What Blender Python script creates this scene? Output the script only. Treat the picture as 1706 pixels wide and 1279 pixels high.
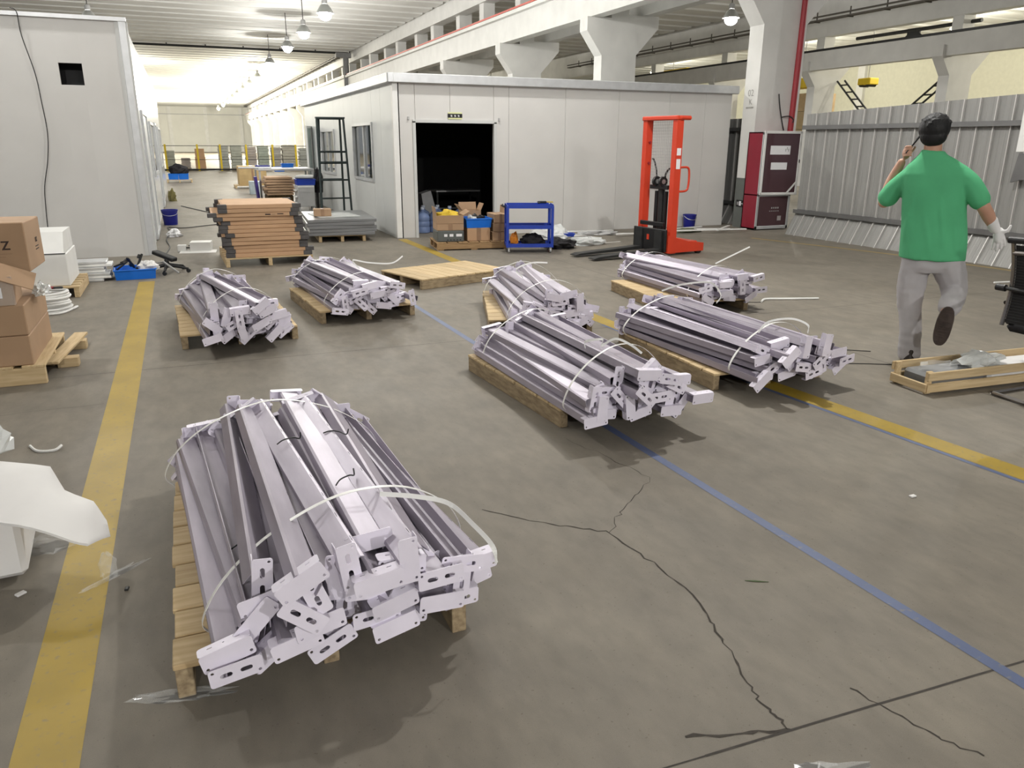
import bpy, bmesh, math, random
from mathutils import Vector, Matrix, Euler, noise

for o in list(bpy.data.objects):
    bpy.data.objects.remove(o, do_unlink=True)
scene = bpy.context.scene
COL = scene.collection
R = math.radians
rng = random.Random(7)

# ---------------------------------------------------------------- camera
YAW, PITCH, ROLL = R(22.6), R(17.4), R(0.3)
fw = Vector((math.sin(YAW)*math.cos(PITCH), math.cos(YAW)*math.cos(PITCH), -math.sin(PITCH)))
rt = Vector((math.cos(YAW), -math.sin(YAW), 0))
up = rt.cross(fw)
rt2 = rt*math.cos(ROLL) + up*math.sin(ROLL)
up2 = -rt*math.sin(ROLL) + up*math.cos(ROLL)
cam = bpy.data.cameras.new('camera')
cam.sensor_width = 36.0
cam.lens = 36.0*1281.0/1706.0
cam.clip_start, cam.clip_end = 0.05, 400
camo = bpy.data.objects.new('camera', cam)
COL.objects.link(camo)
mw = Matrix((rt2, up2, -fw)).transposed().to_4x4()
mw.translation = Vector((0, 0, 1.6))
camo.matrix_world = mw
scene.camera = camo

# ---------------------------------------------------------------- world, exposure
world = bpy.data.worlds.new('world')
scene.world = world
world.use_nodes = True
bgn = world.node_tree.nodes['Background']
bgn.inputs[0].default_value = (0.96, 0.98, 1.0, 1)
bgn.inputs[1].default_value = 0.24
scene.view_settings.view_transform = 'Standard'
scene.view_settings.look = 'None'
scene.view_settings.exposure = 0.06
scene.view_settings.gamma = 1.0
scene.view_settings.use_curve_mapping = False

# ceiling lamps of the hall, plus an added fill pair behind the camera: (x, y, z, watts); each gets a housing further down
LAMPS = [(5.0, 5.6, 5.6, 580), (-2.3, 7.0, 5.6, 190),
         (4.65, 12.0, 5.6, 270), (-2.3, 12.0, 5.6, 150),
         (4.65, 16.9, 5.6, 330), (-2.3, 17.0, 5.6, 260),
         (4.65, 21.6, 5.6, 360), (-2.3, 23.0, 5.6, 280),
         (4.65, 26.4, 5.6, 420), (-2.25, 30.8, 5.6, 420),
         (4.68, 31.2, 5.6, 450), (4.70, 36.1, 5.6, 450), (4.75, 43.6, 5.6, 500),
         (4.65, -10, 5.6, 1700), (-2.3, -10, 5.6, 1450),  # unseen pair added behind the camera to brighten faces turned to it
         (16.6, 11.0, 5.6, 330), (16.6, 22.0, 5.6, 330)]
FAR_LAMPS = [(5.5, 58.6, 6.0, 900), (5.5, 65.2, 6.0, 1500), (5.5, 72, 6.0, 1800), (5.5, 79, 6.0, 2000),  # light added in place of far daylight; lamps down there hang unlit
             (5.5, 86, 6.0, 2000), (5.5, 94, 6.0, 2200), (5.5, 104, 6.0, 2600), (5.5, 116, 6.0, 3000),
             (-3, 60, 6, 1200), (-3, 80, 6, 2000), (-3, 100, 6, 2600), (-3, 116, 6, 3000)]
FAR_BAY_LAMPS = [(29.0, 14, 6.2, 900), (29.0, 24, 6.2, 900), (29.0, 34, 6.2, 900), (29.0, 46, 6.2, 900)]

# ---------------------------------------------------------------- helpers
class MB:
    def __init__(s):
        s.v = []; s.f = []; s.m = []; s.cur = 0
    def add(s, vs, fs, M=None):
        b = len(s.v)
        for p in vs:
            p = Vector(p)
            s.v.append(tuple(M @ p) if M is not None else tuple(p))
        for f in fs:
            s.f.append([i+b for i in f]); s.m.append(s.cur)
        return s
    def box(s, c, d, rot=None, bev=0.0, M=None):
        hx, hy, hz = d[0]/2, d[1]/2, d[2]/2
        T = Matrix.Translation(Vector(c))
        if rot is not None:
            T = T @ (rot if isinstance(rot, Matrix) else Euler(rot).to_matrix().to_4x4())
        if M is not None: T = M @ T
        if bev <= 0:
            vs = [(x*hx, y*hy, z*hz) for z in (-1, 1) for y in (-1, 1) for x in (-1, 1)]
            fs = [(0, 2, 3, 1), (4, 5, 7, 6), (0, 1, 5, 4), (2, 6, 7, 3), (0, 4, 6, 2), (1, 3, 7, 5)]
            return s.add(vs, fs, T)
        b = min(bev, hx*.95, hy*.95, hz*.95)
        vs = []; idx = {}
        for x in (-1, 1):
            for y in (-1, 1):
                for z in (-1, 1):
                    idx[(x, y, z, 0)] = len(vs); vs.append((x*hx, y*(hy-b), z*(hz-b)))
                    idx[(x, y, z, 1)] = len(vs); vs.append((x*(hx-b), y*hy, z*(hz-b)))
                    idx[(x, y, z, 2)] = len(vs); vs.append((x*(hx-b), y*(hy-b), z*hz))
        fs = []
        for sg in (-1, 1):
            q = [(-1, -1), (1, -1), (1, 1), (-1, 1)]
            f = [idx[(sg, a, c2, 0)] for a, c2 in q]; fs.append(f if sg > 0 else f[::-1])
            f = [idx[(a, sg, c2, 1)] for a, c2 in q]; fs.append(f[::-1] if sg > 0 else f)
            f = [idx[(a, c2, sg, 2)] for a, c2 in q]; fs.append(f if sg > 0 else f[::-1])
        for a in (-1, 1):
            for c2 in (-1, 1):
                fs.append([idx[(a, c2, -1, 0)], idx[(a, c2, 1, 0)], idx[(a, c2, 1, 1)], idx[(a, c2, -1, 1)]][::(-1 if a*c2 > 0 else 1)][::-1])
                fs.append([idx[(a, -1, c2, 0)], idx[(a, 1, c2, 0)], idx[(a, 1, c2, 2)], idx[(a, -1, c2, 2)]][::(1 if a*c2 > 0 else -1)][::-1])
                fs.append([idx[(-1, a, c2, 1)], idx[(1, a, c2, 1)], idx[(1, a, c2, 2)], idx[(-1, a, c2, 2)]][::(-1 if a*c2 > 0 else 1)][::-1])
        for k in [(x, y, z) for x in (-1, 1) for y in (-1, 1) for z in (-1, 1)]:
            f = [idx[k+(0,)], idx[k+(1,)], idx[k+(2,)]]
            fs.append(f if k[0]*k[1]*k[2] > 0 else f[::-1])
        return s.add(vs, fs, T)
    def tube(s, pts, r, n=8, close=False, rx=None):
        pts = [Vector(p) for p in pts]
        rr = r if isinstance(r, (list, tuple)) else [r]*len(pts)
        vs = []; prev = None; N = len(pts)
        for i, p in enumerate(pts):
            if close: t = pts[(i+1) % N]-pts[i-1]
            else: t = pts[min(i+1, N-1)]-pts[max(i-1, 0)]
            if t.length < 1e-9: t = Vector((0, 0, 1))
            t.normalize()
            if prev is None:
                a = Vector((0, 0, 1)) if abs(t.z) < .9 else Vector((1, 0, 0))
                u = a.cross(t).normalized()
            else:
                u = prev-t*prev.dot(t)
                if u.length < 1e-6: u = t.orthogonal()
                u.normalize()
            prev = u; w = t.cross(u)
            for k in range(n):
                a = 2*math.pi*k/n
                vs.append(p+u*math.cos(a)*rr[i]+w*math.sin(a)*rr[i])
        fs = []
        for i in range(N if close else N-1):
            j = (i+1) % N
            for k in range(n):
                k2 = (k+1) % n
                fs.append((i*n+k, i*n+k2, j*n+k2, j*n+k))
        if not close:
            fs.append(tuple(range(n))[::-1]); fs.append(tuple(range((N-1)*n, N*n)))
        return s.add(vs, fs)
    def cyl(s, p0, p1, r0, r1=None, n=16):
        return s.tube([p0, p1], [r0, r0 if r1 is None else r1], n)
    def lathe(s, prof, n=20, c=(0, 0, 0), M=None, cap=True):
        vs = []; fs = []
        for r, z in prof:
            for k in range(n):
                a = 2*math.pi*k/n
                vs.append((c[0]+r*math.cos(a), c[1]+r*math.sin(a), c[2]+z))
        for i in range(len(prof)-1):
            for k in range(n):
                k2 = (k+1) % n
                fs.append((i*n+k, i*n+k2, (i+1)*n+k2, (i+1)*n+k))
        if cap:
            fs.append(tuple(range(n))[::-1]); fs.append(tuple(range((len(prof)-1)*n, len(prof)*n)))
        return s.add(vs, fs, M)
    def prism(s, poly, a, b, axis='y', M=None):
        """extrude 2-D polygon; axis y: (x,z) from y=a to y=b; axis x: (y,z); axis z: (x,y)"""
        def P(p, t):
            return (p[0], t, p[1]) if axis == 'y' else ((t, p[0], p[1]) if axis == 'x' else (p[0], p[1], t))
        n = len(poly)
        vs = [P(p, a) for p in poly]+[P(p, b) for p in poly]
        fs = [(i, (i+1) % n, n+(i+1) % n, n+i) for i in range(n)]
        fs.append(tuple(range(n))[::-1]); fs.append(tuple(range(n, 2*n)))
        return s.add(vs, fs, M)
    def ell(s, c, r, n=14, m=9, M=None):
        vs = []; fs = []
        for i in range(m+1):
            th = math.pi*i/m
            for k in range(n):
                a = 2*math.pi*k/n
                vs.append((c[0]+r[0]*math.sin(th)*math.cos(a), c[1]+r[1]*math.sin(th)*math.sin(a), c[2]-r[2]*math.cos(th)))
        for i in range(m):
            for k in range(n):
                k2 = (k+1) % n
                fs.append((i*n+k, i*n+k2, (i+1)*n+k2, (i+1)*n+k))
        return s.add(vs, fs, M)
    def mesh(s, name, mats, smooth=False, fix=True):
        me = bpy.data.meshes.new(name)
        me.from_pydata(s.v, [], s.f)
        if fix:
            bm = bmesh.new(); bm.from_mesh(me)
            bmesh.ops.remove_doubles(bm, verts=bm.verts, dist=1e-6)
            bmesh.ops.recalc_face_normals(bm, faces=bm.faces)
            if len(bm.faces) != len(s.f): s.m = None
            bm.to_mesh(me); bm.free()
        if not isinstance(mats, (list, tuple)): mats = [mats]
        for m in mats: me.materials.append(m)
        if s.m and len(mats) > 1: me.polygons.foreach_set('material_index', s.m)
        if smooth:
            me.polygons.foreach_set('use_smooth', [True]*len(me.polygons))
            try: me.set_sharp_from_angle(angle=R(40))
            except Exception: pass
        me.update()
        return me
    def build(s, name, mats, parent=None, smooth=False):
        return link(name, s.mesh(name, mats, smooth), parent)

def link(name, me, parent=None):
    o = bpy.data.objects.new(name, me)
    COL.objects.link(o)
    if parent is not None: o.parent = parent
    return o
def tag(o, label=None, cat=None, group=None, kind=None):
    if label: o['label'] = label
    if cat: o['category'] = cat
    if group: o['group'] = group
    if kind: o['kind'] = kind
    return o
def thing(name, label, cat, loc=(0, 0, 0), rz=0.0, group=None):
    o = bpy.data.objects.new(name, None)
    COL.objects.link(o)
    o.empty_display_size = .1
    o.location = loc; o.rotation_euler = (0, 0, rz)
    return tag(o, label, cat, group)
def struct(o):
    o['kind'] = 'structure'
    return o
def place(o, loc, rz=0.0):
    o.location = loc; o.rotation_euler = (0, 0, rz); return o
def copy_tree(o, parent=None):
    c = o.copy(); COL.objects.link(c); c.parent = parent
    for ch in list(o.children): copy_tree(ch, c)
    return c
def ribbon(path, w, t, side):
    """flat band along a path; side(i) gives the width direction"""
    mb = MB(); n = len(path); P = [Vector(p) for p in path]
    vs = []
    for i, p in enumerate(P):
        tg = (P[min(i+1, n-1)]-P[max(i-1, 0)]).normalized()
        sd = Vector(side)-tg*tg.dot(Vector(side))
        if sd.length < 1e-4: sd = tg.orthogonal()
        sd.normalize(); nm = sd.cross(tg)
        for a, b in ((-1, -1), (1, -1), (1, 1), (-1, 1)):
            vs.append(p+sd*a*w/2+nm*b*t/2)
    fs = []
    for i in range(n-1):
        for k in range(4):
            fs.append((i*4+k, i*4+(k+1) % 4, i*4+4+(k+1) % 4, i*4+4+k))
    fs.append((3, 2, 1, 0)); fs.append(tuple(range((n-1)*4, n*4)))
    mb.add(vs, fs); return mb
def smooth_path(pts, k=8):
    P = [Vector(p) for p in pts]; out = []
    for i in range(len(P)-1):
        p0 = P[max(i-1, 0)]; p1 = P[i]; p2 = P[i+1]; p3 = P[min(i+2, len(P)-1)]
        for j in range(k):
            t = j/k
            out.append(.5*((2*p1)+(p2-p0)*t+(2*p0-5*p1+4*p2-p3)*t*t+(3*p1-p0-3*p2+p3)*t**3))
    out.append(P[-1]); return out
def crumple(mb, amp, sc, seed=0):
    for i, p in enumerate(mb.v):
        q = Vector(p)
        d = noise.noise_vector(q*sc+Vector((seed*7.3, seed*3.1, seed)))
        mb.v[i] = tuple(q+d*amp)
    return mb
def text_mesh(body, size, ext=0.0006):
    cu = bpy.data.curves.new('writing', 'FONT'); cu.body = body; cu.size = size; cu.extrude = ext
    cu.align_x = 'CENTER'; cu.align_y = 'CENTER'
    ob = bpy.data.objects.new('writing', cu); COL.objects.link(ob)
    dg = bpy.context.evaluated_depsgraph_get()
    me = bpy.data.meshes.new_from_object(ob.evaluated_get(dg))
    bpy.data.objects.remove(ob, do_unlink=True); bpy.data.curves.remove(cu)
    return me
def writing(body, size, mat, parent, loc, rot, name='lettering'):
    me = text_mesh(body, size); me.materials.clear(); me.materials.append(mat)
    o = link(name, me, parent); o.location = loc; o.rotation_euler = rot
    return o

# ---------------------------------------------------------------- materials
def srgb(r, g, b):
    f = lambda c: (c/255/12.92) if c <= 10 else ((c/255+.055)/1.055)**2.4
    return (f(r), f(g), f(b))
MATS = {}
def mat(name, col, rough=.5, metal=0., var=.12, scale=6., stretch=(1, 1, 1), bump=0., bscale=60., objrand=0., spec=.5,
        col2=None, trans=0., alpha=1., ior=1.45, detail=5):
    m = bpy.data.materials.new(name); m.use_nodes = True
    nt = m.node_tree; N = nt.nodes; L = nt.links
    bs = N['Principled BSDF']
    tc = N.new('ShaderNodeTexCoord'); mp = N.new('ShaderNodeMapping')
    mp.inputs['Scale'].default_value = stretch
    L.new(tc.outputs['Object'], mp.inputs['Vector'])
    vec = mp.outputs['Vector']
    oi = N.new('ShaderNodeObjectInfo')
    va = N.new('ShaderNodeVectorMath'); va.operation = 'ADD'
    vm = N.new('ShaderNodeVectorMath'); vm.operation = 'SCALE'; vm.inputs['Scale'].default_value = 23.7
    cb = N.new('ShaderNodeCombineXYZ')
    for k in range(3): L.new(oi.outputs['Random'], cb.inputs[k])
    L.new(cb.outputs[0], vm.inputs[0]); L.new(vec, va.inputs[0]); L.new(vm.outputs[0], va.inputs[1])
    nz = N.new('ShaderNodeTexNoise'); nz.inputs['Scale'].default_value = scale; nz.inputs['Detail'].default_value = detail
    L.new(va.outputs[0], nz.inputs['Vector'])
    rp = N.new('ShaderNodeValToRGB')
    c = Vector(col); c2 = Vector(col2) if col2 else c*(1-var)
    c1 = c*(1+var*.6) if not col2 else c
    rp.color_ramp.elements[0].position = .3; rp.color_ramp.elements[0].color = (*c2, 1)
    rp.color_ramp.elements[1].position = .7; rp.color_ramp.elements[1].color = (*[min(1, x) for x in c1], 1)
    L.new(nz.outputs['Fac'], rp.inputs['Fac'])
    out = rp.outputs['Color']
    if objrand:
        hs = N.new('ShaderNodeHueSaturation')
        mr = N.new('ShaderNodeMapRange'); mr.inputs['To Min'].default_value = 1-objrand; mr.inputs['To Max'].default_value = 1+objrand*.6
        L.new(oi.outputs['Random'], mr.inputs['Value']); L.new(mr.outputs[0], hs.inputs['Value'])
        L.new(out, hs.inputs['Color']); out = hs.outputs['Color']
    L.new(out, bs.inputs['Base Color'])
    bs.inputs['Roughness'].default_value = rough
    bs.inputs['Metallic'].default_value = metal
    bs.inputs['Specular IOR Level'].default_value = spec
    bs.inputs['IOR'].default_value = ior
    if trans: bs.inputs['Transmission Weight'].default_value = trans
    if alpha < 1: bs.inputs['Alpha'].default_value = alpha
    if bump:
        n2 = N.new('ShaderNodeTexNoise'); n2.inputs['Scale'].default_value = bscale; n2.inputs['Detail'].default_value = 4
        L.new(va.outputs[0], n2.inputs['Vector'])
        bp = N.new('ShaderNodeBump'); bp.inputs['Strength'].default_value = bump; bp.inputs['Distance'].default_value = .01
        L.new(n2.outputs['Fac'], bp.inputs['Height']); L.new(bp.outputs[0], bs.inputs['Normal'])
    MATS[name] = m
    return m
def emit(name, col, strength):
    m = bpy.data.materials.new(name); m.use_nodes = True
    nt = m.node_tree; bs = nt.nodes['Principled BSDF']
    bs.inputs['Base Color'].default_value = (*col, 1)
    bs.inputs['Emission Color'].default_value = (*col, 1)
    bs.inputs['Emission Strength'].default_value = strength
    return m

def floor_mat():
    m = bpy.data.materials.new('polished_concrete'); m.use_nodes = True
    nt = m.node_tree; N = nt.nodes; L = nt.links; bs = N['Principled BSDF']
    tc = N.new('ShaderNodeTexCoord')
    def nz(sc, det=5, st=(1, 1, 1), rough=.55):
        mp = N.new('ShaderNodeMapping'); mp.inputs['Scale'].default_value = st
        L.new(tc.outputs['Object'], mp.inputs[0])
        n = N.new('ShaderNodeTexNoise'); n.inputs['Scale'].default_value = sc; n.inputs['Detail'].default_value = det
        n.inputs['Roughness'].default_value = rough
        L.new(mp.outputs[0], n.inputs['Vector']); return n.outputs['Fac']
    def ramp(f, a, b, pa=.3, pb=.7):
        r = N.new('ShaderNodeValToRGB'); r.color_ramp.elements[0].position = pa; r.color_ramp.elements[1].position = pb
        r.color_ramp.elements[0].color = (*a, 1); r.color_ramp.elements[1].color = (*b, 1); L.new(f, r.inputs[0]); return r.outputs[0]
    def mul(a, b, fac=1.):
        x = N.new('ShaderNodeMix'); x.data_type = 'RGBA'; x.blend_type = 'MULTIPLY'; x.inputs[0].default_value = fac
        L.new(a, x.inputs[6]); L.new(b, x.inputs[7]); return x.outputs[2]
    base = ramp(nz(.55, 6), (.186, .167, .137), (.234, .212, .176))
    mott = ramp(nz(4.5, 6, (1, .6, 1)), (.84, .84, .85), (1.06, 1.05, 1.04))
    scr = ramp(nz(16, 4, (1, .45, 1)), (.93, .93, .93), (1.03, 1.03, 1.03), .35, .6)
    grain = ramp(nz(420, 2), (.9, .9, .9), (1.06, 1.06, 1.06))
    sp = ramp(nz(70, 2), (.72, .70, .68), (1, 1, 1), .26, .34)
    c = mul(mul(mul(mul(base, mott), scr), grain), sp)
    L.new(c, bs.inputs['Base Color'])
    rr = N.new('ShaderNodeMapRange'); rr.inputs['To Min'].default_value = .52; rr.inputs['To Max'].default_value = .74
    L.new(nz(1.3, 5), rr.inputs[0]); L.new(rr.outputs[0], bs.inputs['Roughness'])
    bs.inputs['Specular IOR Level'].default_value = .22
    b = N.new('ShaderNodeBump'); b.inputs['Strength'].default_value = .06; b.inputs['Distance'].default_value = .004
    L.new(nz(180, 3), b.inputs['Height']); L.new(b.outputs[0], bs.inputs['Normal'])
    return m
def paint_mat(name, a, worn):
    m = bpy.data.materials.new(name); m.use_nodes = True
    nt = m.node_tree; N = nt.nodes; L = nt.links; bs = N['Principled BSDF']
    tc = N.new('ShaderNodeTexCoord')
    def nz(sc, det):
        n = N.new('ShaderNodeTexNoise'); n.inputs['Scale'].default_value = sc; n.inputs['Detail'].default_value = det
        L.new(tc.outputs['Object'], n.inputs['Vector']); return n.outputs['Fac']
    r1 = N.new('ShaderNodeValToRGB'); r1.color_ramp.elements[0].position = .3; r1.color_ramp.elements[1].position = .75
    r1.color_ramp.elements[0].color = (*[x*.78 for x in a], 1); r1.color_ramp.elements[1].color = (*a, 1)
    L.new(nz(3.5, 6), r1.inputs[0])
    r2 = N.new('ShaderNodeValToRGB'); r2.color_ramp.elements[0].position = .30; r2.color_ramp.elements[1].position = .42
    r2.color_ramp.elements[0].color = (1, 1, 1, 1); r2.color_ramp.elements[1].color = (0, 0, 0, 1)
    L.new(nz(38, 8), r2.inputs[0])
    mx = N.new('ShaderNodeMix'); mx.data_type = 'RGBA'
    L.new(r2.outputs[0], mx.inputs[0]); L.new(r1.outputs[0], mx.inputs[6]); mx.inputs[7].default_value = (*worn, 1)
    L.new(mx.outputs[2], bs.inputs['Base Color']); bs.inputs['Roughness'].default_value = .55
    return m

M_FLOOR = floor_mat()
M_YEL = paint_mat('yellow_floor_paint', (.375, .255, .026), (.24, .18, .06))
M_YELTAN = paint_mat('faded_yellow_paint', (.36, .26, .09), (.27, .21, .11))
M_BLUE = paint_mat('blue_floor_tape', (.095, .125, .235), (.14, .145, .17))
M_DARKLINE = mat('floor_joint_filler', (.055, .048, .042), .9, var=.3, scale=20)
M_CRACK = mat('crack_dirt', (.05, .043, .036), .95, var=.3, scale=30)
M_WHITEP = mat('white_sandwich_panel', (.62, .61, .59), .42, var=.04, scale=1.5)
M_WHITEP2 = mat('light_grey_panel', (.56, .57, .56), .42, var=.04, scale=1.5)
M_ALU = mat('aluminium_trim', (.60, .61, .62), .35, .4, var=.08, scale=8)
M_CONC = mat('painted_concrete', (.68, .675, .65), .7, var=.07, scale=2., bump=.05, bscale=40)
M_CONC2 = mat('painted_concrete_slab', (.78, .78, .75), .75, var=.05, scale=1.)
M_GREYPAINT = mat('grey_dado_paint', (.125, .135, .125), .6, var=.1, scale=3)
M_FARWALL = mat('far_white_wall', (.66, .655, .61), .8, var=.06, scale=.5)
M_DARKSTEEL = mat('dark_steel', (.035, .036, .036), .5, .4, var=.2, scale=8)
M_GREENBLK = mat('dark_green_steel', (.028, .040, .040), .5, .3, var=.2, scale=6)
M_BLACK = mat('black_plastic', (.012, .012, .013), .45, var=.2, scale=8)
M_BLACKCLOTH = mat('black_fabric', (.014, .013, .015), .9, var=.3, scale=12)
M_INT = mat('interior_wall_shade', (.03, .03, .03), .85, var=.1)  # near-black puts the unlit room's shade into white inner panels
M_RED = mat('red_stacker_paint', (.64, .055, .022), .38, var=.06, scale=4)
M_REDPIPE = mat('dark_red_paint', (.30, .022, .030), .45, var=.1, scale=3)
M_CRIMSON = mat('crimson_cabinet_paint', (.26, .016, .034), .4, var=.08, scale=3)
M_BLUEP = mat('blue_steel_paint', (.012, .045, .36), .4, var=.1, scale=5)
M_BLUEPL = mat('bright_blue_plastic', (.006, .145, .62), .4, var=.1, scale=5)
M_NAVYPL = mat('navy_blue_plastic', (.010, .014, .20), .4, var=.1, scale=5)
M_YELLOW = mat('crane_yellow_paint', (.66, .47, .01), .5, var=.06)
M_CARD = mat('cardboard', (.40, .262, .160), .8, var=.10, scale=3, objrand=.10, bump=.04, bscale=30)
M_CARD2 = mat('orange_brown_cardboard', (.50, .315, .185), .8, var=.07, scale=3, objrand=.08)
M_TAPE = mat('brown_packing_tape', (.30, .185, .11), .28, var=.1, scale=8)
M_INK = mat('printed_ink', (.035, .020, .016), .7, var=.1)
M_GREYFOAM = mat('dark_grey_corner_guard', (.085, .080, .080), .8, var=.2, scale=12)
WOODC = ((.62, .48, .285), (.46, .33, .175))
M_WOODX = mat('pine_board_x', WOODC[0], .75, scale=5, stretch=(.8, 9, 9), col2=WOODC[1], objrand=.14, bump=.08, bscale=20)
M_WOODY = mat('pine_board_y', WOODC[0], .75, scale=5, stretch=(9, .8, 9), col2=WOODC[1], objrand=.14, bump=.08, bscale=20)
M_WOODDX = mat('brown_board_x', (.38, .245, .12), .75, scale=5, stretch=(.8, 9, 9), col2=(.25, .15, .07), objrand=.12, bump=.08, bscale=20)
M_WOODDY = mat('brown_board_y', (.38, .245, .12), .75, scale=5, stretch=(9, .8, 9), col2=(.25, .15, .07), objrand=.12, bump=.08, bscale=20)
M_ROUGHY = mat('rough_sawn_side', (.40, .31, .19), .85, scale=22, col2=(.20, .145, .085), stretch=(2, .5, 2), objrand=.1, bump=.2, bscale=60)
M_STRUT = mat('lilac_galvanised_steel', (.385, .35, .415), .40, .32, var=.18, scale=2.5, stretch=(6, 1, 6), objrand=.16)
M_BRKT = mat('pale_lilac_plate', (.80, .755, .865), .42, .12, var=.06, scale=8, objrand=.06)
M_STRAP = mat('white_plastic_band', (.80, .80, .78), .35, var=.05)
M_FOAM = mat('white_foam_sheet', (.70, .69, .68), .8, var=.05, scale=4)
M_FILM = mat('clear_stretch_film', (.86, .88, .88), .10, var=.03, alpha=.13)
M_FILMW = mat('milky_plastic_film', (.74, .76, .75), .22, var=.06, scale=6, alpha=.72)
M_GLASS = mat('window_glass', (.75, .82, .82), .05, var=.02, alpha=.25)
M_MIRROR = mat('reflective_window_film', (.50, .52, .52), .06, 1., var=.02)
M_FENCE = mat('grey_corrugated_steel', (.275, .273, .262), .48, .12, var=.08, scale=2, stretch=(1, 4, .4))
M_FENCERAIL = mat('grey_fence_rail', (.16, .16, .16), .45, .4, var=.1)
M_FENCERIB = mat('pale_standing_seam', (.56, .55, .53), .4, .3, var=.05)
M_SKIN = mat('skin', (.52, .29, .20), .5, var=.06, scale=8)
M_SHIRT = mat('green_cotton', (.088, .42, .20), .85, var=.07, scale=5, bump=.05, bscale=300)
M_TROUSER = mat('grey_cotton', (.45, .435, .45), .9, var=.08, scale=5, bump=.06, bscale=250)
M_HAIR = mat('black_hair', (.006, .006, .007), .6, var=.3, scale=30, stretch=(1, 1, .25), bump=.5, bscale=70)
M_SHOE = mat('brown_black_shoe', (.022, .016, .014), .5, var=.3, scale=20)
M_SOLE = mat('brown_rubber_sole', (.055, .038, .031), .7, var=.35, scale=14, bump=.2, bscale=40)
M_GLOVE = mat('white_cotton_glove', (.78, .77, .77), .9, var=.05)
M_STEEL = mat('bare_steel', (.50, .50, .50), .3, .8, var=.1)
M_GREYP = mat('grey_sheet_panel', (.20, .205, .21), .35, .3, var=.08, scale=3)
M_GREYLT = mat('light_grey_plastic', (.42, .42, .42), .5, var=.08)
M_WHITE = mat('white_paint', (.76, .76, .74), .5, var=.04)
M_PAPER = mat('white_paper', (.82, .82, .84), .7, var=.02)
M_LUMI = mat('pale_green_sign_edge', (.68, .70, .38), .5, var=.05)
M_JUG = mat('blue_water_jug', (.22, .30, .52), .12, var=.1, scale=10, alpha=.75)
M_YELLOWCLOTH = mat('yellow_cloth', (.58, .40, .03), .8, var=.1)
M_ORANGE = mat('orange_plastic', (.70, .23, .02), .6, var=.1)
M_CASE = mat('grey_green_case', (.105, .115, .11), .5, var=.1)
M_MESH = mat('black_mesh_fabric', (.018, .017, .018), .85, var=.2, scale=60)
M_CHROME = mat('dark_chrome', (.30, .28, .27), .2, .9, var=.05)
M_LAMP = emit('lit_lamp', (1, .98, .95), 45)
M_LAMPFAR = emit('far_lamp_glow', (1, .97, .86), 12)  # glow also added to far hall lamps that hang unlit
M_REFL = mat('lamp_reflector', (.42, .43, .42), .35, .6, var=.05)
# ================================================================ floor
fl = MB(); fl.box((10, 66, -.1), (56, 160, .2))
FLOOR = struct(fl.build('floor', M_FLOOR))
tag(FLOOR, 'worn grey polished concrete factory floor')
def strip(name, pts, w, m, z=.001, label=None, n=None):
    """flat painted strip along a polyline on the floor"""
    mb = MB(); P = [Vector((p[0], p[1], 0)) for p in pts]; vs = []
    for i, p in enumerate(P):
        t = (P[min(i+1, len(P)-1)]-P[max(i-1, 0)]).normalized(); s_ = Vector((-t.y, t.x, 0))
        wi = w[i] if isinstance(w, (list, tuple)) else w
        vs += [p+s_*wi/2+Vector((0, 0, z)), p-s_*wi/2+Vector((0, 0, z))]
    mb.add(vs, [(2*i, 2*i+1, 2*i+3, 2*i+2) for i in range(len(P)-1)])
    o = mb.build(name, m)
    return o
def trim(n, pts, w, m, label, z=.001):
    o = struct(strip('trim_%d' % n, pts, w, m, z)); o['label'] = label; return o
trim(1, [(-.515, .4), (-.515, 5.5), (-.525, 10.1)], .175, M_YEL, 'wide yellow painted line along the left side of the floor')
trim(2, [(3.98, .8), (3.80, 2.33), (3.62, 4.15), (3.53, 6.2), (3.46, 9.5), (3.40, 13.15)], .155, M_YEL, 'yellow painted line running to the corner of the white booth')
trim(3, [(2.27, .3), (2.25, 1.25), (2.16, 3.79), (2.07, 7.37), (2.04, 8.2)], .052, M_BLUE, 'narrow blue tape line crossing the floor between the pallets')
trim(4, [(3.855, 1.2), (3.70, 2.30), (3.525, 4.10), (3.44, 6.1)], .03, M_BLUE, 'thin blue tape edge beside the yellow line', .0012)
trim(5, [(9.28, 11.2), (9.72, 9.6), (9.95, 8.6), (10.12, 7.1), (10.2, 4)], .10, M_YELTAN, 'faded yellow painted line in front of the corrugated fence')
# joints and cracks in the slab
def zig(pts, k, amp, seed):
    r = random.Random(seed); out = []
    for i in range(len(pts)-1):
        a = Vector(pts[i]); b = Vector(pts[i+1])
        for j in range(k):
            p = a.lerp(b, j/k)
            if i+j: p = p+Vector((r.uniform(-amp, amp), r.uniform(-amp, amp)))
            out.append((p.x, p.y))
    out.append(tuple(pts[-1])); return out
def crack(pts, w, k=6, amp=.012, seed=1, m=None, z=.0009):
    q = zig(pts, k, amp, seed); r = random.Random(seed)
    o = strip('crack', q, [w*r.uniform(.35, 1.3) for _ in q], m or M_CRACK, z); o.parent = FLOOR; return o
def joint(a, b, w=.008):
    o = strip('joint', zig([a, b], 40, .0015, 5), w, M_DARKLINE, .0008); o.parent = FLOOR
joint((1.15, 1.37), (9, 1.02)); joint((-8, 1.75), (1.15, 1.37), .005)
joint((-8, 6.12), (10, 5.9), .005); joint((-.5, 10.9), (10, 10.75), .005); joint((4.85, -2), (4.85, 13), .005)
crack([(1.10, 2.99), (1.33, 2.74), (1.52, 2.60), (1.57, 2.30), (1.58, 2.05), (1.53, 1.82), (1.46, 1.60), (1.43, 1.45), (1.435, 1.36)], .0075, 7, .010, 3)
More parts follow.
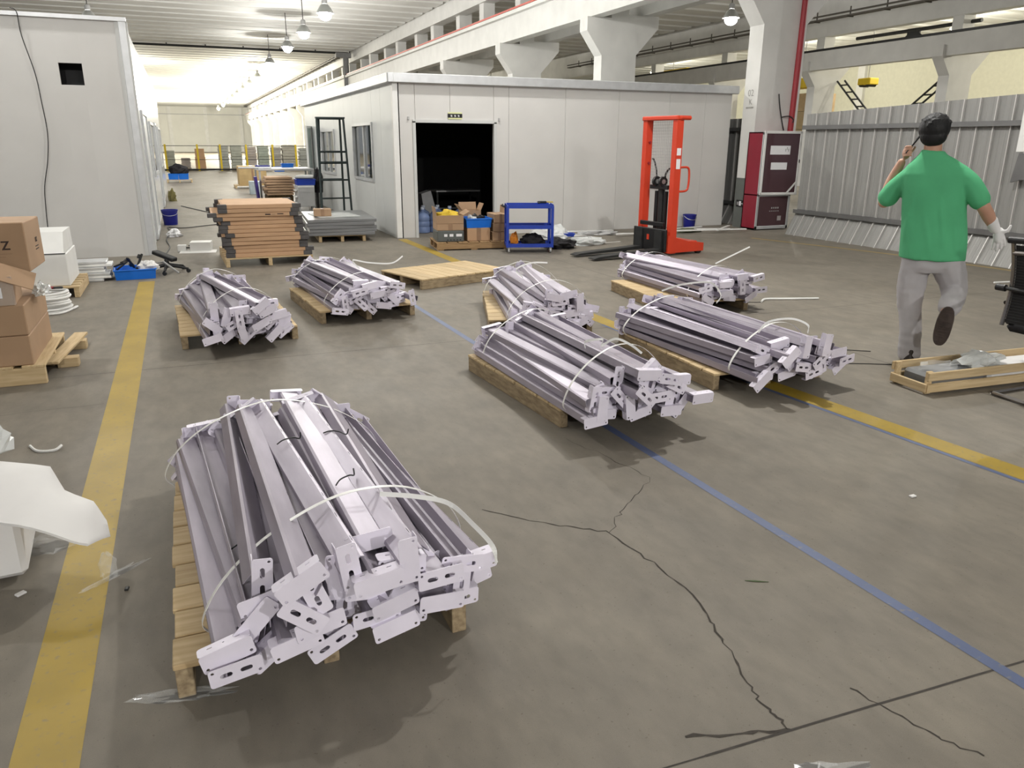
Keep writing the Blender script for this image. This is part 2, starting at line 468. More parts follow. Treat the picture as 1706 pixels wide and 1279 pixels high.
crack([(1.85, 3.64), (1.94, 3.30), (2.0, 3.0), (1.78, 2.82), (1.66, 2.72), (1.53, 2.58)], .0035, 6, .014, 4)
crack([(1.73, 1.43), (1.77, 1.30), (1.80, 1.18), (1.86, 1.08)], .006, 6, .008, 6)
crack([(1.14, 1.45), (1.30, 1.40), (1.43, 1.365)], .012, 5, .008, 8)
crack([(-2.2, 5.2), (-1.4, 5.26), (-.62, 5.28)], .003, 7, .012, 9)

# ================================================================ ceiling: ribbed slabs
cl = MB(); cl.box((9, 64, 6.98), (58, 152, .12))
CEIL = struct(cl.build('ceiling', M_CONC2)); tag(CEIL, 'white ribbed concrete slab ceiling of the hall')
def slab_mesh(x0, x1):
    mb = MB(); p = [(-.62, 6.92), (-.50, 6.72), (.50, 6.72), (.62, 6.92)]
    mb.prism(p, x0, x1, 'x'); return mb.mesh('ceiling_slab', M_CONC2)
for x0, x1, ya, n in ((-16, 10.05, -6, 102), (11.15, 22.5, 8, 45), (23.6, 36, 6, 45)):
    me = slab_mesh(x0, x1)
    for k in range(n):
        o = link('ceiling_slab', me, CEIL); o.location = (0, ya+1.4*k, 0)
# transverse drain pipe under the slabs and its downpipe
pp = MB(); pp.tube([(-14, 49.4, 6.62), (9.9, 49.4, 6.62)], .06, 8)
for k in range(12): pp.box((-12+2*k, 49.4, 6.68), (.06, .1, .12))
tag(struct(pp.build('trim_6', M_DARKSTEEL)), 'dark pipe crossing under the ribbed ceiling')
pp = MB(); pp.tube([(9.75, 49.4, 6.62), (9.75, 49.4, 4.4)], .17, 12); pp.box((9.6, 49.4, 6.5), (.9, .4, .25))
tag(struct(pp.build('trim_7', mat('dull_grey_pipe', (.22, .22, .22), .6))), 'thick grey downpipe in front of the upper beam')

# ================================================================ columns, crane beams
def column(x, y, dado=True):
    poly = [(-.5, 0), (.5, 0), (.5, 3.76), (1.13, 4.42), (1.13, 4.70), (.25, 4.70), (.25, 6.86), (-.25, 6.86), (-.25, 4.60), (-.93, 4.60), (-.93, 4.28), (-.5, 3.72)]
    mb = MB(); mb.prism(poly, -.20, .20, 'y')
    o = struct(mb.build('concrete_column', M_CONC)); o.location = (x, y, 0)
    return o
cols1 = []
for k in range(20):
    y = 12.87+5.87*k
    c = column(10.62 if k else 10.76, y if k else 12.79)
    c['label'] = ('white concrete column with a grey base behind the red fire cabinet' if k == 0 else
                  'white concrete crane column with corbels rising behind the booth roof' if k < 3 else 'far white concrete column carrying the crane beam')
    if k >= 3: c['group'] = 'far columns under the crane beam'
    cols1.append(c)
d = MB(); d.box((0, 0, .48), (1.012, .412, .96)); dd = d.build('grey_base_paint', M_GREYPAINT, cols1[0]); 
for k in range(6):
    c = column(22.98+.4, 7.4+5.87*k); c['label'] = 'pale concrete column of the neighbouring bay'; c['group'] = 'columns of the neighbouring bay'
def beam(name, x, w, z0, z1, y0, y1, label, m=None, flange=True):
    mb = MB(); mb.box((x, (y0+y1)/2, (z0+z1)/2), (w, y1-y0, z1-z0))
    if flange: mb.box((x, (y0+y1)/2, z1+.05), (w+.30, y1-y0, .10))
    o = struct(mb.build(name, m or M_CONC)); o['label'] = label; return o
Y0, Y1 = 1.2, 128
beam('crane_beam', 9.95, .34, 4.60, 5.28, Y0, Y1, 'white concrete crane beam running above the booth')
beam('crane_beam', 11.45, .34, 4.70, 5.38, Y0, 60, 'concrete crane beam on the far side of the column row')
beam('crane_beam', 22.72, .34, 4.28, 4.92, 1, 60, 'grey crane beam with black rail along the neighbouring bay', None, False)
beam('upper_beam', 10.40, .46, 6.20, 6.86, Y0, Y1, 'white upper roof beam above the clerestory openings', None, False)
beam('upper_beam', 23.3, .4, 5.5, 6.86, 1, 60, 'upper roof beam of the neighbouring bay', None, False)
for k in range(22):                       # posts half way between the columns
    mb = MB(); mb.box((10.45, 9.93+5.87*k, 5.8), (.42, .42, .9)); o = struct(mb.build('upper_post', M_CONC))
    o['label'] = 'short white post between crane beam and upper beam'; o['group'] = 'posts under the upper beam'
rl = MB(); rl.box((22.62, 30, 4.97), (.1, 60, .07)); tag(struct(rl.build('trim_8', M_DARKSTEEL)), 'black crane rail on the grey beam of the neighbouring bay')
rl = MB(); rl.box((9.72, 64, 5.44), (.06, 126, .05)); tag(struct(rl.build('trim_9', mat('red_conductor_rail', (.55, .10, .07), .5))), 'thin red conductor rail along the top of the crane beam')
rl = MB(); rl.box((9.9, 64, 5.415), (.12, 126, .07)); tag(struct(rl.build('trim_10', M_GREYLT)), 'pale crane rail on the white crane beam')
# cable trays with hangers
def tray(n, x, z, y0, y1, step, label):
    mb = MB(); mb.box((x, (y0+y1)/2, z), (.22, y1-y0, .05)); mb.tube([(x-.1, y0, z+.12), (x-.1, y1, z+.12)], .03, 6)
    y = y0+.5
    while y < y1:
        mb.box((x, y, z+.12), (.03, .04, .35)); mb.box((x, y, z-.04), (.3, .05, .03)); y += step
    tag(struct(mb.build('trim_%d' % n, mat('brown_cable_tray_%d' % n, (.10, .09, .075), .7))), label)
tray(11, 9.75, 6.60, 50, 128, 1.5, 'brown cable tray along the upper beam in the far hall')
tray(12, 22.35, 5.95, 8, 45, 1.6, 'dark cable tray hanging beside the neighbouring bay beam')

# ================================================================ far walls
def wall(name, c, d, m, label):
    mb = MB(); mb.box(c, d); o = struct(mb.build(name, m)); o['label'] = label; return o
WB = wall('wall_back', (9, 136.2, 3.4), (54, .3, 6.8), M_FARWALL, 'white end wall at the far end of the hall')
for k in range(5):
    mb = MB(); mb.box((-6+5.2*k, 136, 3.4), (.55, .3, 6.8)); mb.build('pilaster', M_CONC, WB)
mb = MB(); mb.box((3, 135.9, 5.6), (30, .1, .12)); mb.build('wall_pipe', M_GREYLT, WB)
WR = wall('wall_right', (36.2, 40, 3.4), (.3, 90, 6.8), mat('cream_wall', (.62, .61, .50), .8, var=.05), 'cream side wall of the neighbouring bay')
for k in range(10):
    mb = MB(); mb.box((36, 6+5.87*k, 3.4), (.3, .5, 6.8)); mb.build('pilaster', M_CONC, WR)
mb = MB(); mb.box((35.9, 40, 2.6), (.08, 80, .06)); mb.build('wall_pipe', M_DARKSTEEL, WR)

# ================================================================ white booth
BX0, BX1, BY0, BY1, BH = 3.36, 10.22, 13.30, 23.3, 2.58
WBF = struct(link('wall_front', MB().box((BX0+.05, BY0+.05, BH/2), (.1, .1, BH)).mesh('wall_front', M_WHITEP))); tag(WBF, 'front wall of the white panel booth with a dark doorway')
edges = [BX0+.1, 3.74, 4.36, 5.16, 5.45, 6.56, 7.67, 8.78, 9.60, BX1]
for a, b in zip(edges[:-1], edges[1:]):
    z0 = 1.92 if 3.73 < a < 5.15 else 0
    mb = MB(); mb.box(((a+b)/2, BY0+.03, (BH+z0)/2), (b-a-.004, .06, BH-z0), bev=.003); mb.build('wall_panel', M_WHITEP, WBF)
mb = MB(); mb.box(((BX0+BX1)/2+.05, BY0+.06, BH/2+.96), (BX1-BX0-.1, .02, BH-1.92-.02)); mb.box((7.7, BY0+.06, .96), (5.0, .02, 1.92)); mb.build('panel_backing', M_WHITEP2, WBF)
# door frame trim
mb = MB(); mb.box((3.715, BY0-.008, .97), (.05, .03, 1.94)); mb.box((5.185, BY0-.008, .97), (.05, .03, 1.94)); mb.box((4.45, BY0-.008, 1.945), (1.52, .03, .05)); mb.build('door_frame', M_WHITEP2, WBF)
for x in (3.62, 5.26):
    mb = MB(); mb.box((x, BY0-.012, 1.99), (.03, .02, .05)); mb.build('hook', M_GREYLT, WBF)
# side wall with window openings
WBS = struct(link('wall_side', MB().box((BX0+.05, BY1-.05, BH/2), (.1, .1, BH)).mesh('wall_side', M_WHITEP2))); tag(WBS, 'long side wall of the white booth with reflecting windows')
wins = [(14.90, 16.65, .90, 1.93), (18.85, 20.65, .88, 1.86)]
yy = [BY0+.1, 14.20, 14.90, 16.65, 17.6, 18.85, 20.65, 21.8, BY1-.1]
for a, b in zip(yy[:-1], yy[1:]):
    w = [q for q in wins if abs(q[0]-a) < .01]
    mb = MB()
    if w:
        _, _, z0, z1 = w[0]
        mb.box((BX0+.03, (a+b)/2, z0/2), (.06, b-a-.004, z0), bev=.003); mb.box((BX0+.03, (a+b)/2, (z1+BH)/2), (.06, b-a-.004, BH-z1), bev=.003)
    else: mb.box((BX0+.03, (a+b)/2, BH/2), (.06, b-a-.004, BH), bev=.003)
    mb.build('wall_panel', M_WHITEP2, WBS)
for i, (a, b, z0, z1) in enumerate(wins):
    g_ = MB(); g_.box((BX0+.045, (a+b)/2, (z0+z1)/2), (.012, b-a, z1-z0))
    w_ = struct(g_.build('window_%d' % (i+1), M_MIRROR)); w_['label'] = ['mirror-like window of the booth nearer its corner', 'mirror-like window of the booth behind the steel rack'][i]
    f = MB()
    for yv in (a, b): f.box((BX0-.005, yv, (z0+z1)/2), (.05, .05, z1-z0+.05))
    for zv in (z0, z1): f.box((BX0-.005, (a+b)/2, zv), (.05, b-a, .05))
    f.box((BX0+.02, (a+b)/2, (z0+z1)/2), (.03, .04, z1-z0))
    f.build('window_frame', M_ALU, w_)
# roof, cornice, inner lining
rf = MB(); rf.box(((BX0+BX1)/2, (BY0+BY1)/2, BH+.06), (BX1-BX0+.10, BY1-BY0+.10, .09))
ROOF = struct(rf.build('booth_roof', M_WHITEP2)); tag(ROOF, 'flat grey-white roof of the booth')
cn = MB(); cn.box(((BX0+BX1)/2, BY0-.04, BH+.035), (BX1-BX0+.2, .10, .15), bev=.01); cn.build('cornice', M_ALU, ROOF)
cn = MB(); cn.box((BX0-.04, (BY0+BY1)/2, BH+.035), (.10, BY1-BY0+.2, .15), bev=.01); cn.build('cornice', M_ALU, ROOF)
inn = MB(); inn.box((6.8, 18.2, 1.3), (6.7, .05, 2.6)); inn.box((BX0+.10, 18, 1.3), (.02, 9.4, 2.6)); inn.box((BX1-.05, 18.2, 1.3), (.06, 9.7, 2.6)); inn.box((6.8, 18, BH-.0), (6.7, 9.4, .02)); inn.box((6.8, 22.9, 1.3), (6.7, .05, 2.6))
tag(struct(inn.build('wall_inner', M_INT)), 'inner walls of the booth coloured dark for the shade of the unlit room')
mb = MB(); mb.box((3.40, BY0-.012, 1.29), (.09, .024, 2.56)); tag(struct(mb.build('trim_13', M_WHITE)), 'white corner trim of the booth')
# open glazed door of the booth side wall, swung out beside the steel rack
dr = MB()
for a, b in (((0, 0, 1.0), (.05, .05, 2.0)), ((-.42, 0, 1.0), (.05, .05, 2.0)), ((-.21, 0, 1.98), (.42, .05, .05)), ((-.21, 0, .05), (.42, .05, .08))): dr.box(a, b)
D1 = struct(dr.build('door_1', M_WHITE)); place(D1, (BX0-.03, 22.2, 0), R(66)); tag(D1, 'white framed glazed door standing open on the booth side')
gl = MB(); gl.box((-.21, 0, 1.0), (.38, .012, 1.9)); gl.build('pane', mat('greenish_glass', (.66, .76, .74), .1, alpha=.8), D1)
# sign above the doorway
sg = thing('door_sign', 'small black sign with white characters and pale edges above the doorway', 'sign', (4.445, BY0-.012, 2.04))
MB().box((0, 0, 0), (.26, .012, .066)).build('board', M_BLACK, sg)
for zz in (-.045, .045): MB().box((0, 0, zz), (.25, .010, .024)).build('edge_strip', M_LUMI, sg)
for xx in (-.062, .004, .068):
    MB().box((xx-.008, -.007, .008), (.026, .002, .008)).box((xx+.004, -.007, -.004), (.008, .002, .032)).box((xx-.010, -.007, -.008), (.008, .002, .022)).build('character', M_PAPER, sg)

# ================================================================ left booth
LX, LY0, LY1, LH = -.50, 12.5, 29.3, 3.14
WL = struct(link('wall_left', MB().box((LX-.04, LY0+.02, LH/2), (.16, .05, LH)).mesh('wall_left', M_WHITEP2))); tag(WL, 'tall white panel wall on the left with a square black opening')
HX0, HX1, HZ0, HZ1 = -1.36, -1.08, 2.315, 2.59
xe = [-7, -5.4, -3.9, -2.78, HX0, HX1, LX-.12]
for a, b in zip(xe[:-1], xe[1:]):
    mb = MB()
    if a == HX0:
        mb.box(((a+b)/2, LY0+.04, HZ0/2), (b-a+.001, .06, HZ0)); mb.box(((a+b)/2, LY0+.04, (HZ1+LH)/2), (b-a+.001, .06, LH-HZ1))
    else: mb.box(((a+b)/2, LY0+.04, LH/2), (b-a, .06, LH))
    mb.build('wall_panel', M_WHITEP, WL)
mb = MB(); mb.box(((HX0+HX1)/2, LY0+.35, (HZ0+HZ1)/2), (.5, .5, .5))
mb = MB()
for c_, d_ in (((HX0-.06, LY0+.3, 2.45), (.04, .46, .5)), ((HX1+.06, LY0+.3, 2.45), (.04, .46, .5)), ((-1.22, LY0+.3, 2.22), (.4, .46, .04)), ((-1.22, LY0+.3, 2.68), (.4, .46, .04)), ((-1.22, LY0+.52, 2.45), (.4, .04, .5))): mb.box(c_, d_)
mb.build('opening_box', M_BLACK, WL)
mb = MB(); mb.box(((-7+LX)/2, LY0+.02, LH+.02), (6.56, .10, .05)); mb.build('top_channel', M_ALU, WL)
WLS = struct(MB().box((LX-.04, (LY0+LY1)/2+.05, LH/2), (.06, LY1-LY0-.1, LH)).build('wall_left_side', mat('glossy_white_panel', (.62, .63, .63), .16, var=.04))); tag(WLS, 'glossy side wall of the left booth facing the aisle')
for i, (a, b, z0, z1) in enumerate(((14.4, 16.3, .02, 2.05), (17.9, 20.3, .9, 1.95), (21.6, 23.0, .02, 2.0), (24.6, 27.6, .9, 1.95))):
    f = MB()
    for yv in (a, b): f.box((LX+.0, yv, (z0+z1)/2), (.05, .06, z1-z0))
    for zv in (z0+.03, z1): f.box((LX+.0, (a+b)/2, zv), (.05, b-a, .06))
    f.build('frame', M_ALU, WLS)
    MB().box((LX-.004, (a+b)/2, (z0+z1)/2), (.012, b-a-.06, z1-z0-.06)).build('pane', M_MIRROR if i % 2 else M_WHITEP2, WLS)
mb = MB(); mb.box((LX-.03, LY0+.06, LH/2+.01), (.10, .14, LH+.02), bev=.01); tag(struct(mb.build('trim_14', M_ALU)), 'aluminium corner post of the left booth')
mb = MB(); mb.box(((-7+LX)/2, (LY0+LY1)/2, LH-.03), (6.3, LY1-LY0-.2, .05)); tag(struct(mb.build('left_booth_roof', M_WHITEP2)), 'flat roof of the left booth')
cb_ = MB(); cb_.tube(smooth_path([(-1.80, 12.45, 3.22), (-1.73, 12.445, 3.17), (-1.72, 12.455, 2.9), (-1.64, 12.462, 2.45), (-1.62, 12.462, 2.1), (-1.61, 12.462, 1.7), (-1.66, 12.462, 1.35), (-1.75, 12.462, 1.0), (-1.78, 12.462, .72), (-1.80, 12.462, .42)], 6), .006, 6)
tag(cb_.build('power_cable', M_BLACK, smooth=True), 'thin dark cable hanging down the tall white wall', 'cable')

# ================================================================ corrugated fence
FN = thing('corrugated_fence', 'grey corrugated steel fence with two rails beside the column', 'fence', (0, 0, 0))
def fence_panel(y0, y1, x0, x1, h0, h1, pitch=.262, n=None):
    mb = MB(); r = MB(); L_ = y1-y0; k = max(1, round(L_/pitch))
    for i in range(k):
        ya, yb = y0+L_*i/k, y0+L_*(i+1)/k
        t = lambda y: (y-y0)/L_
        xs = lambda y: x0+(x1-x0)*t(y); hs = lambda y: h0+(h1-h0)*t(y)
        prof = [(ya, 0), (ya+.28*(yb-ya), 0), (ya+.31*(yb-ya), .004), (ya+.36*(yb-ya), .004), (ya+.39*(yb-ya), 0), (ya+.6*(yb-ya), 0), (ya+.63*(yb-ya), .004), (ya+.68*(yb-ya), .004), (ya+.71*(yb-ya), 0), (yb, 0)]
        rows = [(0., -.22), (.42, 0.), (None, 0.)]
        vs = []
        for z, dx in rows:
            for (y, b) in prof: vs.append((xs(y)-b+dx, y, hs(y) if z is None else z))
        m_ = len(prof)
        fs = [(j*m_+q, j*m_+q+1, (j+1)*m_+q+1, (j+1)*m_+q) for j in range(2) for q in range(m_-1)]
        mb.add(vs, fs)
        r.box((xs(ya)-.018, ya, (hs(ya)+.42)/2), (.036, .014, hs(ya)-.42)); 
        r.prism([(xs(ya)-.22-.035, 0), (xs(ya)-.22, 0), (xs(ya), .42), (xs(ya)-.035, .42)], ya-.007, ya+.007, 'y')
    p = mb.build('sheet_panel', M_FENCE, FN)
    r.build('standing_seam', M_FENCERIB, p)
ys = [2.2, 3.74, 5.28, 6.82, 8.36, 9.90, 11.50]
HT = lambda y: 2.12+(11.45-y)*.036
XF = lambda y: 10.52
for a, b in zip(ys[:-1], ys[1:]): fence_panel(a, b, XF(a), XF(b), HT(a), HT(b))
fence_panel(13.2, 18.5, 10.75, 10.75, 2.1, 2.1)
for zc in (1.89, .42):
    mb = MB(); mb.prism([(10.43, zc-.035), (10.50, zc-.035), (10.50, zc+.035), (10.43, zc+.035)], 2.2, 11.5, 'y'); mb.build('rail', M_FENCERAIL, FN)
    mb = MB(); mb.prism([(10.66, zc-.035), (10.73, zc-.035), (10.73, zc+.035), (10.66, zc+.035)], 13.2, 18.4, 'y'); mb.build('rail', M_FENCERAIL, FN)
mb = MB(); mb.box((10.60, 6.2, HT(6.6)-.05), (.10, 6, .10), rot=(R(-2.05), 0, 0)); mb.build('top_rail', M_FENCERAIL, FN)
for y in (3.0, 6.6, 9.4, 11.45): MB().box((10.60, y, 1.05), (.06, .06, 2.1)).build('post', M_FENCERAIL, FN)
# ================================================================ pallets
def pallet(label, c, rz, w=.92, l=1.40, h=.12, nb=9, gap=.012, brown=False, group='wooden pallets', bottom=False, rough=True, z=0.):
    t = thing('wooden_pallet', label, 'pallet', (c[0], c[1], z), rz, group)
    mx, my = (M_WOODDX, M_WOODDY) if brown else (M_WOODX, M_WOODY)
    bt = .018; bw = (l-gap*(nb-1))/nb
    bm_ = MB(); bm_.box((0, 0, 0), (w, bw, bt), bev=.003); me = bm_.mesh('deck_board', mx)
    r = random.Random(int(abs(c[0]*100+c[1]*37)))
    for i in range(nb):
        o = link('deck_board', me, t); o.location = (r.uniform(-.006, .006), -l/2+bw/2+i*(bw+gap), h-bt/2); o.rotation_euler = (0, 0, r.uniform(-.006, .006))
    sh = h-bt-(.018 if bottom else 0); sz = (h-bt)-sh/2
    st = MB(); st.box((0, 0, 0), (.05, l-.01, sh), bev=.003); me = st.mesh('stringer', M_ROUGHY if rough and not brown else my)
    for x in (-w/2+.028, 0, w/2-.028):
        o = link('stringer', me, t); o.location = (x, 0, sz)
    if bottom:
        bb = MB(); bb.box((0, 0, 0), (w, .1, .018), bev=.002); me = bb.mesh('bottom_board', mx)
        for y in (-l/2+.06, 0, l/2-.06):
            o = link('bottom_board', me, t); o.location = (0, y, .009)
    return t

# ================================================================ steel struts
def plate_geo(holes, w=.150, hgt=.060, r=.009, t=.0026):
    """flat rounded plate with real holes, in its XY plane"""
    cu = bpy.data.curves.new('plate', 'CURVE'); cu.dimensions = '2D'; cu.fill_mode = 'BOTH'; cu.extrude = t/2
    def poly(pts):
        s_ = cu.splines.new('POLY'); s_.points.add(len(pts)-1)
        for p, q in zip(s_.points, pts): p.co = (q[0], q[1], 0, 1)
        s_.use_cyclic_u = True
    out = []
    for cx_, cy_, a0 in ((w/2-r, hgt/2-r, 0), (-w/2+r, hgt/2-r, 90), (-w/2+r, -hgt/2+r, 180), (w/2-r, -hgt/2+r, 270)):
        for k in range(4):
            a = R(a0+30*k); out.append((cx_+r*math.cos(a), cy_+r*math.sin(a)))
    poly(out)
    for (x, y, rad, half) in holes:
        pts = []
        for sx, a0 in ((1, -90), (-1, 90)):
            for k in range(6):
                a = R(a0+36*k); pts.append((x+sx*half+rad*math.cos(a), y+rad*math.sin(a)))
        poly(pts)
    ob = bpy.data.objects.new('plate', cu); COL.objects.link(ob)
    me = bpy.data.meshes.new_from_object(ob.evaluated_get(bpy.context.evaluated_depsgraph_get()))
    vs = [tuple(v.co) for v in me.vertices]; fs = [tuple(p.vertices) for p in me.polygons]
    bpy.data.objects.remove(ob, do_unlink=True); bpy.data.curves.remove(cu); bpy.data.meshes.remove(me)
    return vs, fs
CORN = [(-.063, .019, .0048, 0.0001), (.063, -.019, .0048, 0.0001)]
PL_SLOT = plate_geo(CORN+[(-.028, 0, .0072, .010), (.028, 0, .0072, .010)])
PL_PLAIN = plate_geo([(-.062, -.017, .0048, .0001), (.062, -.017, .0048, .0001)])
PL_LEG = plate_geo([(-.04, .004, .003, .005), (.0, .004, .003, .0001), (.04, .004, .003, .005)], hgt=.044)
def bracket_mesh(front, flip):
    mb = MB(); up_ = Matrix.Rotation(R(90), 4, 'X')            # XY plate -> XZ
    mb.add(*front, up_)
    s_ = -1 if flip else 1
    mb.add(*PL_LEG, Matrix.Translation((0, .022, s_*.0290)))
    return mb.mesh('end_bracket', M_BRKT)
BRK = [bracket_mesh(PL_SLOT, 0), bracket_mesh(PL_SLOT, 1), bracket_mesh(PL_PLAIN, 0), bracket_mesh(PL_PLAIN, 0), bracket_mesh(PL_PLAIN, 1)]
def bar_mesh(L_):
    o = [(-.043, 0), (-.043, .040), (-.035, .047), (.035, .047), (.043, .040), (.043, 0)]
    t = .0028; i_ = [(.043-t, 0), (.043-t, .039), (.034, .047-t), (-.034, .047-t), (-.043+t, .039), (-.043+t, 0)]
    mb = MB(); q = o+i_; n = len(q)
    vs = [(x, -L_/2, z-.024) for x, z in q]+[(x, L_/2, z-.024) for x, z in q]
    fs = [(k, (k+1) % n, n+(k+1) % n, n+k) for k in range(n)]
    for k in range(5): fs += [(k, k+1, n-2-k, n-1-k), (n+k, n+n-1-k, n+n-2-k, n+k+1)]
    mb.add(vs, fs)
    # row of short dark punched notches along one edge
    mb.cur = 1
    for k in range(9):
        mb.box((.0385, -L_/2+.12+k*(L_-.24)/8, .0200), (.0012, .030, .0018), rot=(0, R(41), 0))
    return mb.mesh('bar', [M_STRUT, M_DARKSTEEL], fix=False)
LB = 1.62
BAR = bar_mesh(LB)
def struts(layers, fr, bk, label, group, seed, z0=.120, pitch=.094, dz=.050, spread=(1., 1.), skew=.05):
    r = random.Random(seed)
    F = Vector((fr[0], fr[1], 0)); B = Vector((bk[0], bk[1], 0))
    ax = (B-F).normalized(); sd = Vector((ax.y, -ax.x, 0)); mid = (F+B)/2
    k = 0
    for li, n in enumerate(layers):
        top = li >= len(layers)-2
        sk = r.uniform(-skew, skew)*(1.4 if top else 1); off = r.uniform(-.02, .02)
        for i in range(n):
            u = (i-(n-1)/2)*pitch+off
            j = .022 if not top else .05
            ub = u*spread[1]-sk+r.uniform(-j, j); uf = u*spread[0]+sk+r.uniform(-j, j)
            st = (-.5+((i*2+li) % 5)/4)*.17+r.uniform(-.03, .03)-.02*li+.05
            pf = mid-ax*LB/2+sd*uf+ax*st; pb = mid+ax*LB/2+sd*ub+ax*st
            z = z0+.026+li*dz
            zf = z+r.uniform(-.004, .008); zb = z+r.uniform(-.004, .008)
            c = (pf+pb)/2; d_ = (pb-pf)
            t = thing('steel_strut', label, 'strut', (c.x, c.y, (zf+zb)/2), 0, group)
            yaw = math.atan2(-d_.x, d_.y); pit = math.atan2(zb-zf, d_.length)
            roll = R(r.uniform(-16, 16)+(180 if r.random() < .22 else 0)+(r.choice((-28, 28)) if top and r.random() < .4 else 0))
            t.rotation_euler = (pit, 0, yaw)
            b = link('bar', BAR, t); b.rotation_euler = (0, roll, 0)
            for e in (-1, 1):
                o = link('end_bracket', r.choice(BRK), t)
                q = r.random()
                ro = r.uniform(-14, 14) if q < .50 else (r.choice((-1, 1))*r.uniform(22, 48) if q < .78 else r.choice((-1, 1))*r.uniform(70, 100))
                if li == 0 and abs(ro) > 60: ro *= .4
                o.location = (r.uniform(-.018, .018), e*(LB/2+.003), r.uniform(-.006, .012))
                o.rotation_euler = (r.uniform(-.08, .08), R(ro), 0 if e < 0 else math.pi)
            k += 1
    return ax, sd, mid
def strap(label, mid, ax, sd, t, W, H, z0=.13, sag=0., tail=None, w=.016, lift=.03, lean=0.):
    """packing band looped over the dome of a bundle at axial position t (metres from its middle)"""
    pts = []
    for u, z in ((-W+.02, z0-.006), (-W-.012, z0+.05), (-W*.86, z0+(H-z0)*.55), (-W*.5, z0+(H-z0)*.90), (0, H+lift), (W*.5, z0+(H-z0)*.92+sag), (W*.88, z0+(H-z0)*.56+sag), (W+.015, z0+.07), (W-.01, z0-.006)):
        p = mid+ax*(t+lean*u)+sd*u; pts.append((p.x, p.y, z))
    o = ribbon(smooth_path(pts, 6), w, .0016, ax).build('packing_strap', M_STRAP)
    tag(o, label, 'strap', 'white straps on the strut bundles')
    return o
def loose(label, pts, w=.014):
    o = ribbon(smooth_path(pts, 7), w, .0016, (0.2, .3, 1)).build('strap_end', M_STRAP)
    return tag(o, label, 'strap', 'loose ends of white strap')

BUN = [
 # key, phrase, pallet centre, rz, length, layers, front, back
 ('near', 'on the pallet beside the wide yellow line and foam sheet', (.275, 2.85), 0, 1.40, [10, 10, 9, 8, 6, 4], (.40, 2.08), (.24, 3.70), 11),
 ('A', 'on the pallet in front of the stacked flat cartons', (.285, 7.20), 2, 1.30, [7, 7, 7, 5, 4, 2], (.36, 6.22), (.16, 7.84), 12),
 ('B', 'on the pallet next to the empty pallet', (1.435, 7.755), 4.7, 1.33, [8, 8, 7, 5, 4], (1.50, 6.98), (1.32, 8.60), 13),
 ('C', 'on the skewed pallet in line with the blue tool cart', (3.0, 6.69), -18, 1.40, [8, 7, 7, 5, 4, 2], (2.77, 5.68), (3.10, 7.28), 14),
 ('D', 'on the pallet straddling the blue tape line', (2.30, 4.51), 4.3, 1.35, [8, 8, 7, 6, 4, 2], (2.26, 3.50), (2.22, 5.12), 15),
 ('E', 'on the pallet straddling the yellow line', (3.65, 4.73), -1.7, 1.35, [9, 8, 8, 6, 4], (3.68, 3.80), (3.56, 5.42), 16),
 ('F', 'on the pallet in front of the red stacker', (4.757, 6.87), -6, 1.35, [8, 8, 7, 6, 4], (4.92, 6.12), (4.88, 7.74), 17)]
SH = dict(near='by the wide yellow line', A='before the flat cartons', B='next to the empty pallet', C='on the skewed pallet', D='on the blue tape line', E='on the narrow yellow line', F='before the red stacker')
for key, ph, pc, rz, ln, lay, fr, bk, seed in BUN:
    pallet('pine pallet carrying the lilac steel struts '+ph.split(' ', 3)[3] if False else {'near': 'pine pallet under the steel struts beside the wide yellow line', 'A': 'pine pallet under the steel struts before the stacked flat cartons',
        'B': 'pine pallet under the steel struts next to the empty pallet', 'C': 'skewed pallet under the steel struts in line with the blue cart', 'D': 'pine pallet under the steel struts on the blue tape line',
        'E': 'pine pallet under the steel struts on the yellow line', 'F': 'pine pallet under the steel struts before the red stacker'}[key], pc, R(rz), l=ln, brown=False, group='pallets under the strut bundles')
    a, s_, m_ = struts(lay, fr, bk, 'lilac-grey steel strut bundled '+ph, 'struts of the bundle '+ph, seed, spread=(1., 1.02) if key == 'near' else (1.02, .92), pitch=.0885 if key == 'near' else .092, dz=.053 if key == 'near' else .050)
    W = lay[0]*.045+.012; H = .12+len(lay)*.050+.02
    strap('white strap round front end of the struts '+SH[key], m_, a, s_, -.50, W, H, sag=.02, lean=.18)
    strap('white strap round back end of the struts '+SH[key], m_, a, s_, .62, W, H, lean=-.08)
P = lambda x, y, z: (x, y, z)
loose('loose white strap curling off the struts by the yellow line', [P(.50, 2.36, .465), P(.62, 2.31, .455), P(.71, 2.25, .44), P(.76, 2.15, .40), P(.80, 2.08, .35), P(.81, 2.07, .29)], .016)
loose('loose white strap loop on the struts on the blue line', [P(2.12, 3.95, .43), P(2.08, 3.88, .49), P(2.16, 3.82, .51), P(2.20, 3.90, .45), P(2.26, 3.84, .50), P(2.33, 3.78, .47), P(2.37, 3.72, .43)])
loose('loose white strap end sticking out over struts on the yellow line', [P(3.50, 5.25, .46), P(3.62, 5.15, .52), P(3.78, 5.0, .55), P(3.70, 4.75, .50), P(3.55, 4.60, .48)])
loose('loose white strap bow on the struts towards the walking person', [P(3.50, 4.06, .38), P(3.57, 4.05, .45), P(3.72, 4.0, .47), P(3.82, 3.95, .43), P(3.80, 3.92, .38)])
loose('loose white strap tip standing up behind the stacker load', [P(5.0, 6.55, .42), P(5.10, 6.50, .48), P(5.22, 6.42, .56), P(5.28, 6.38, .60)])
loose('loose white strap end bent up over struts near the empty pallet', [P(1.5, 7.5, .42), P(1.45, 7.55, .50), P(1.62, 7.6, .46), P(1.85, 7.62, .44), P(1.98, 7.66, .50)])
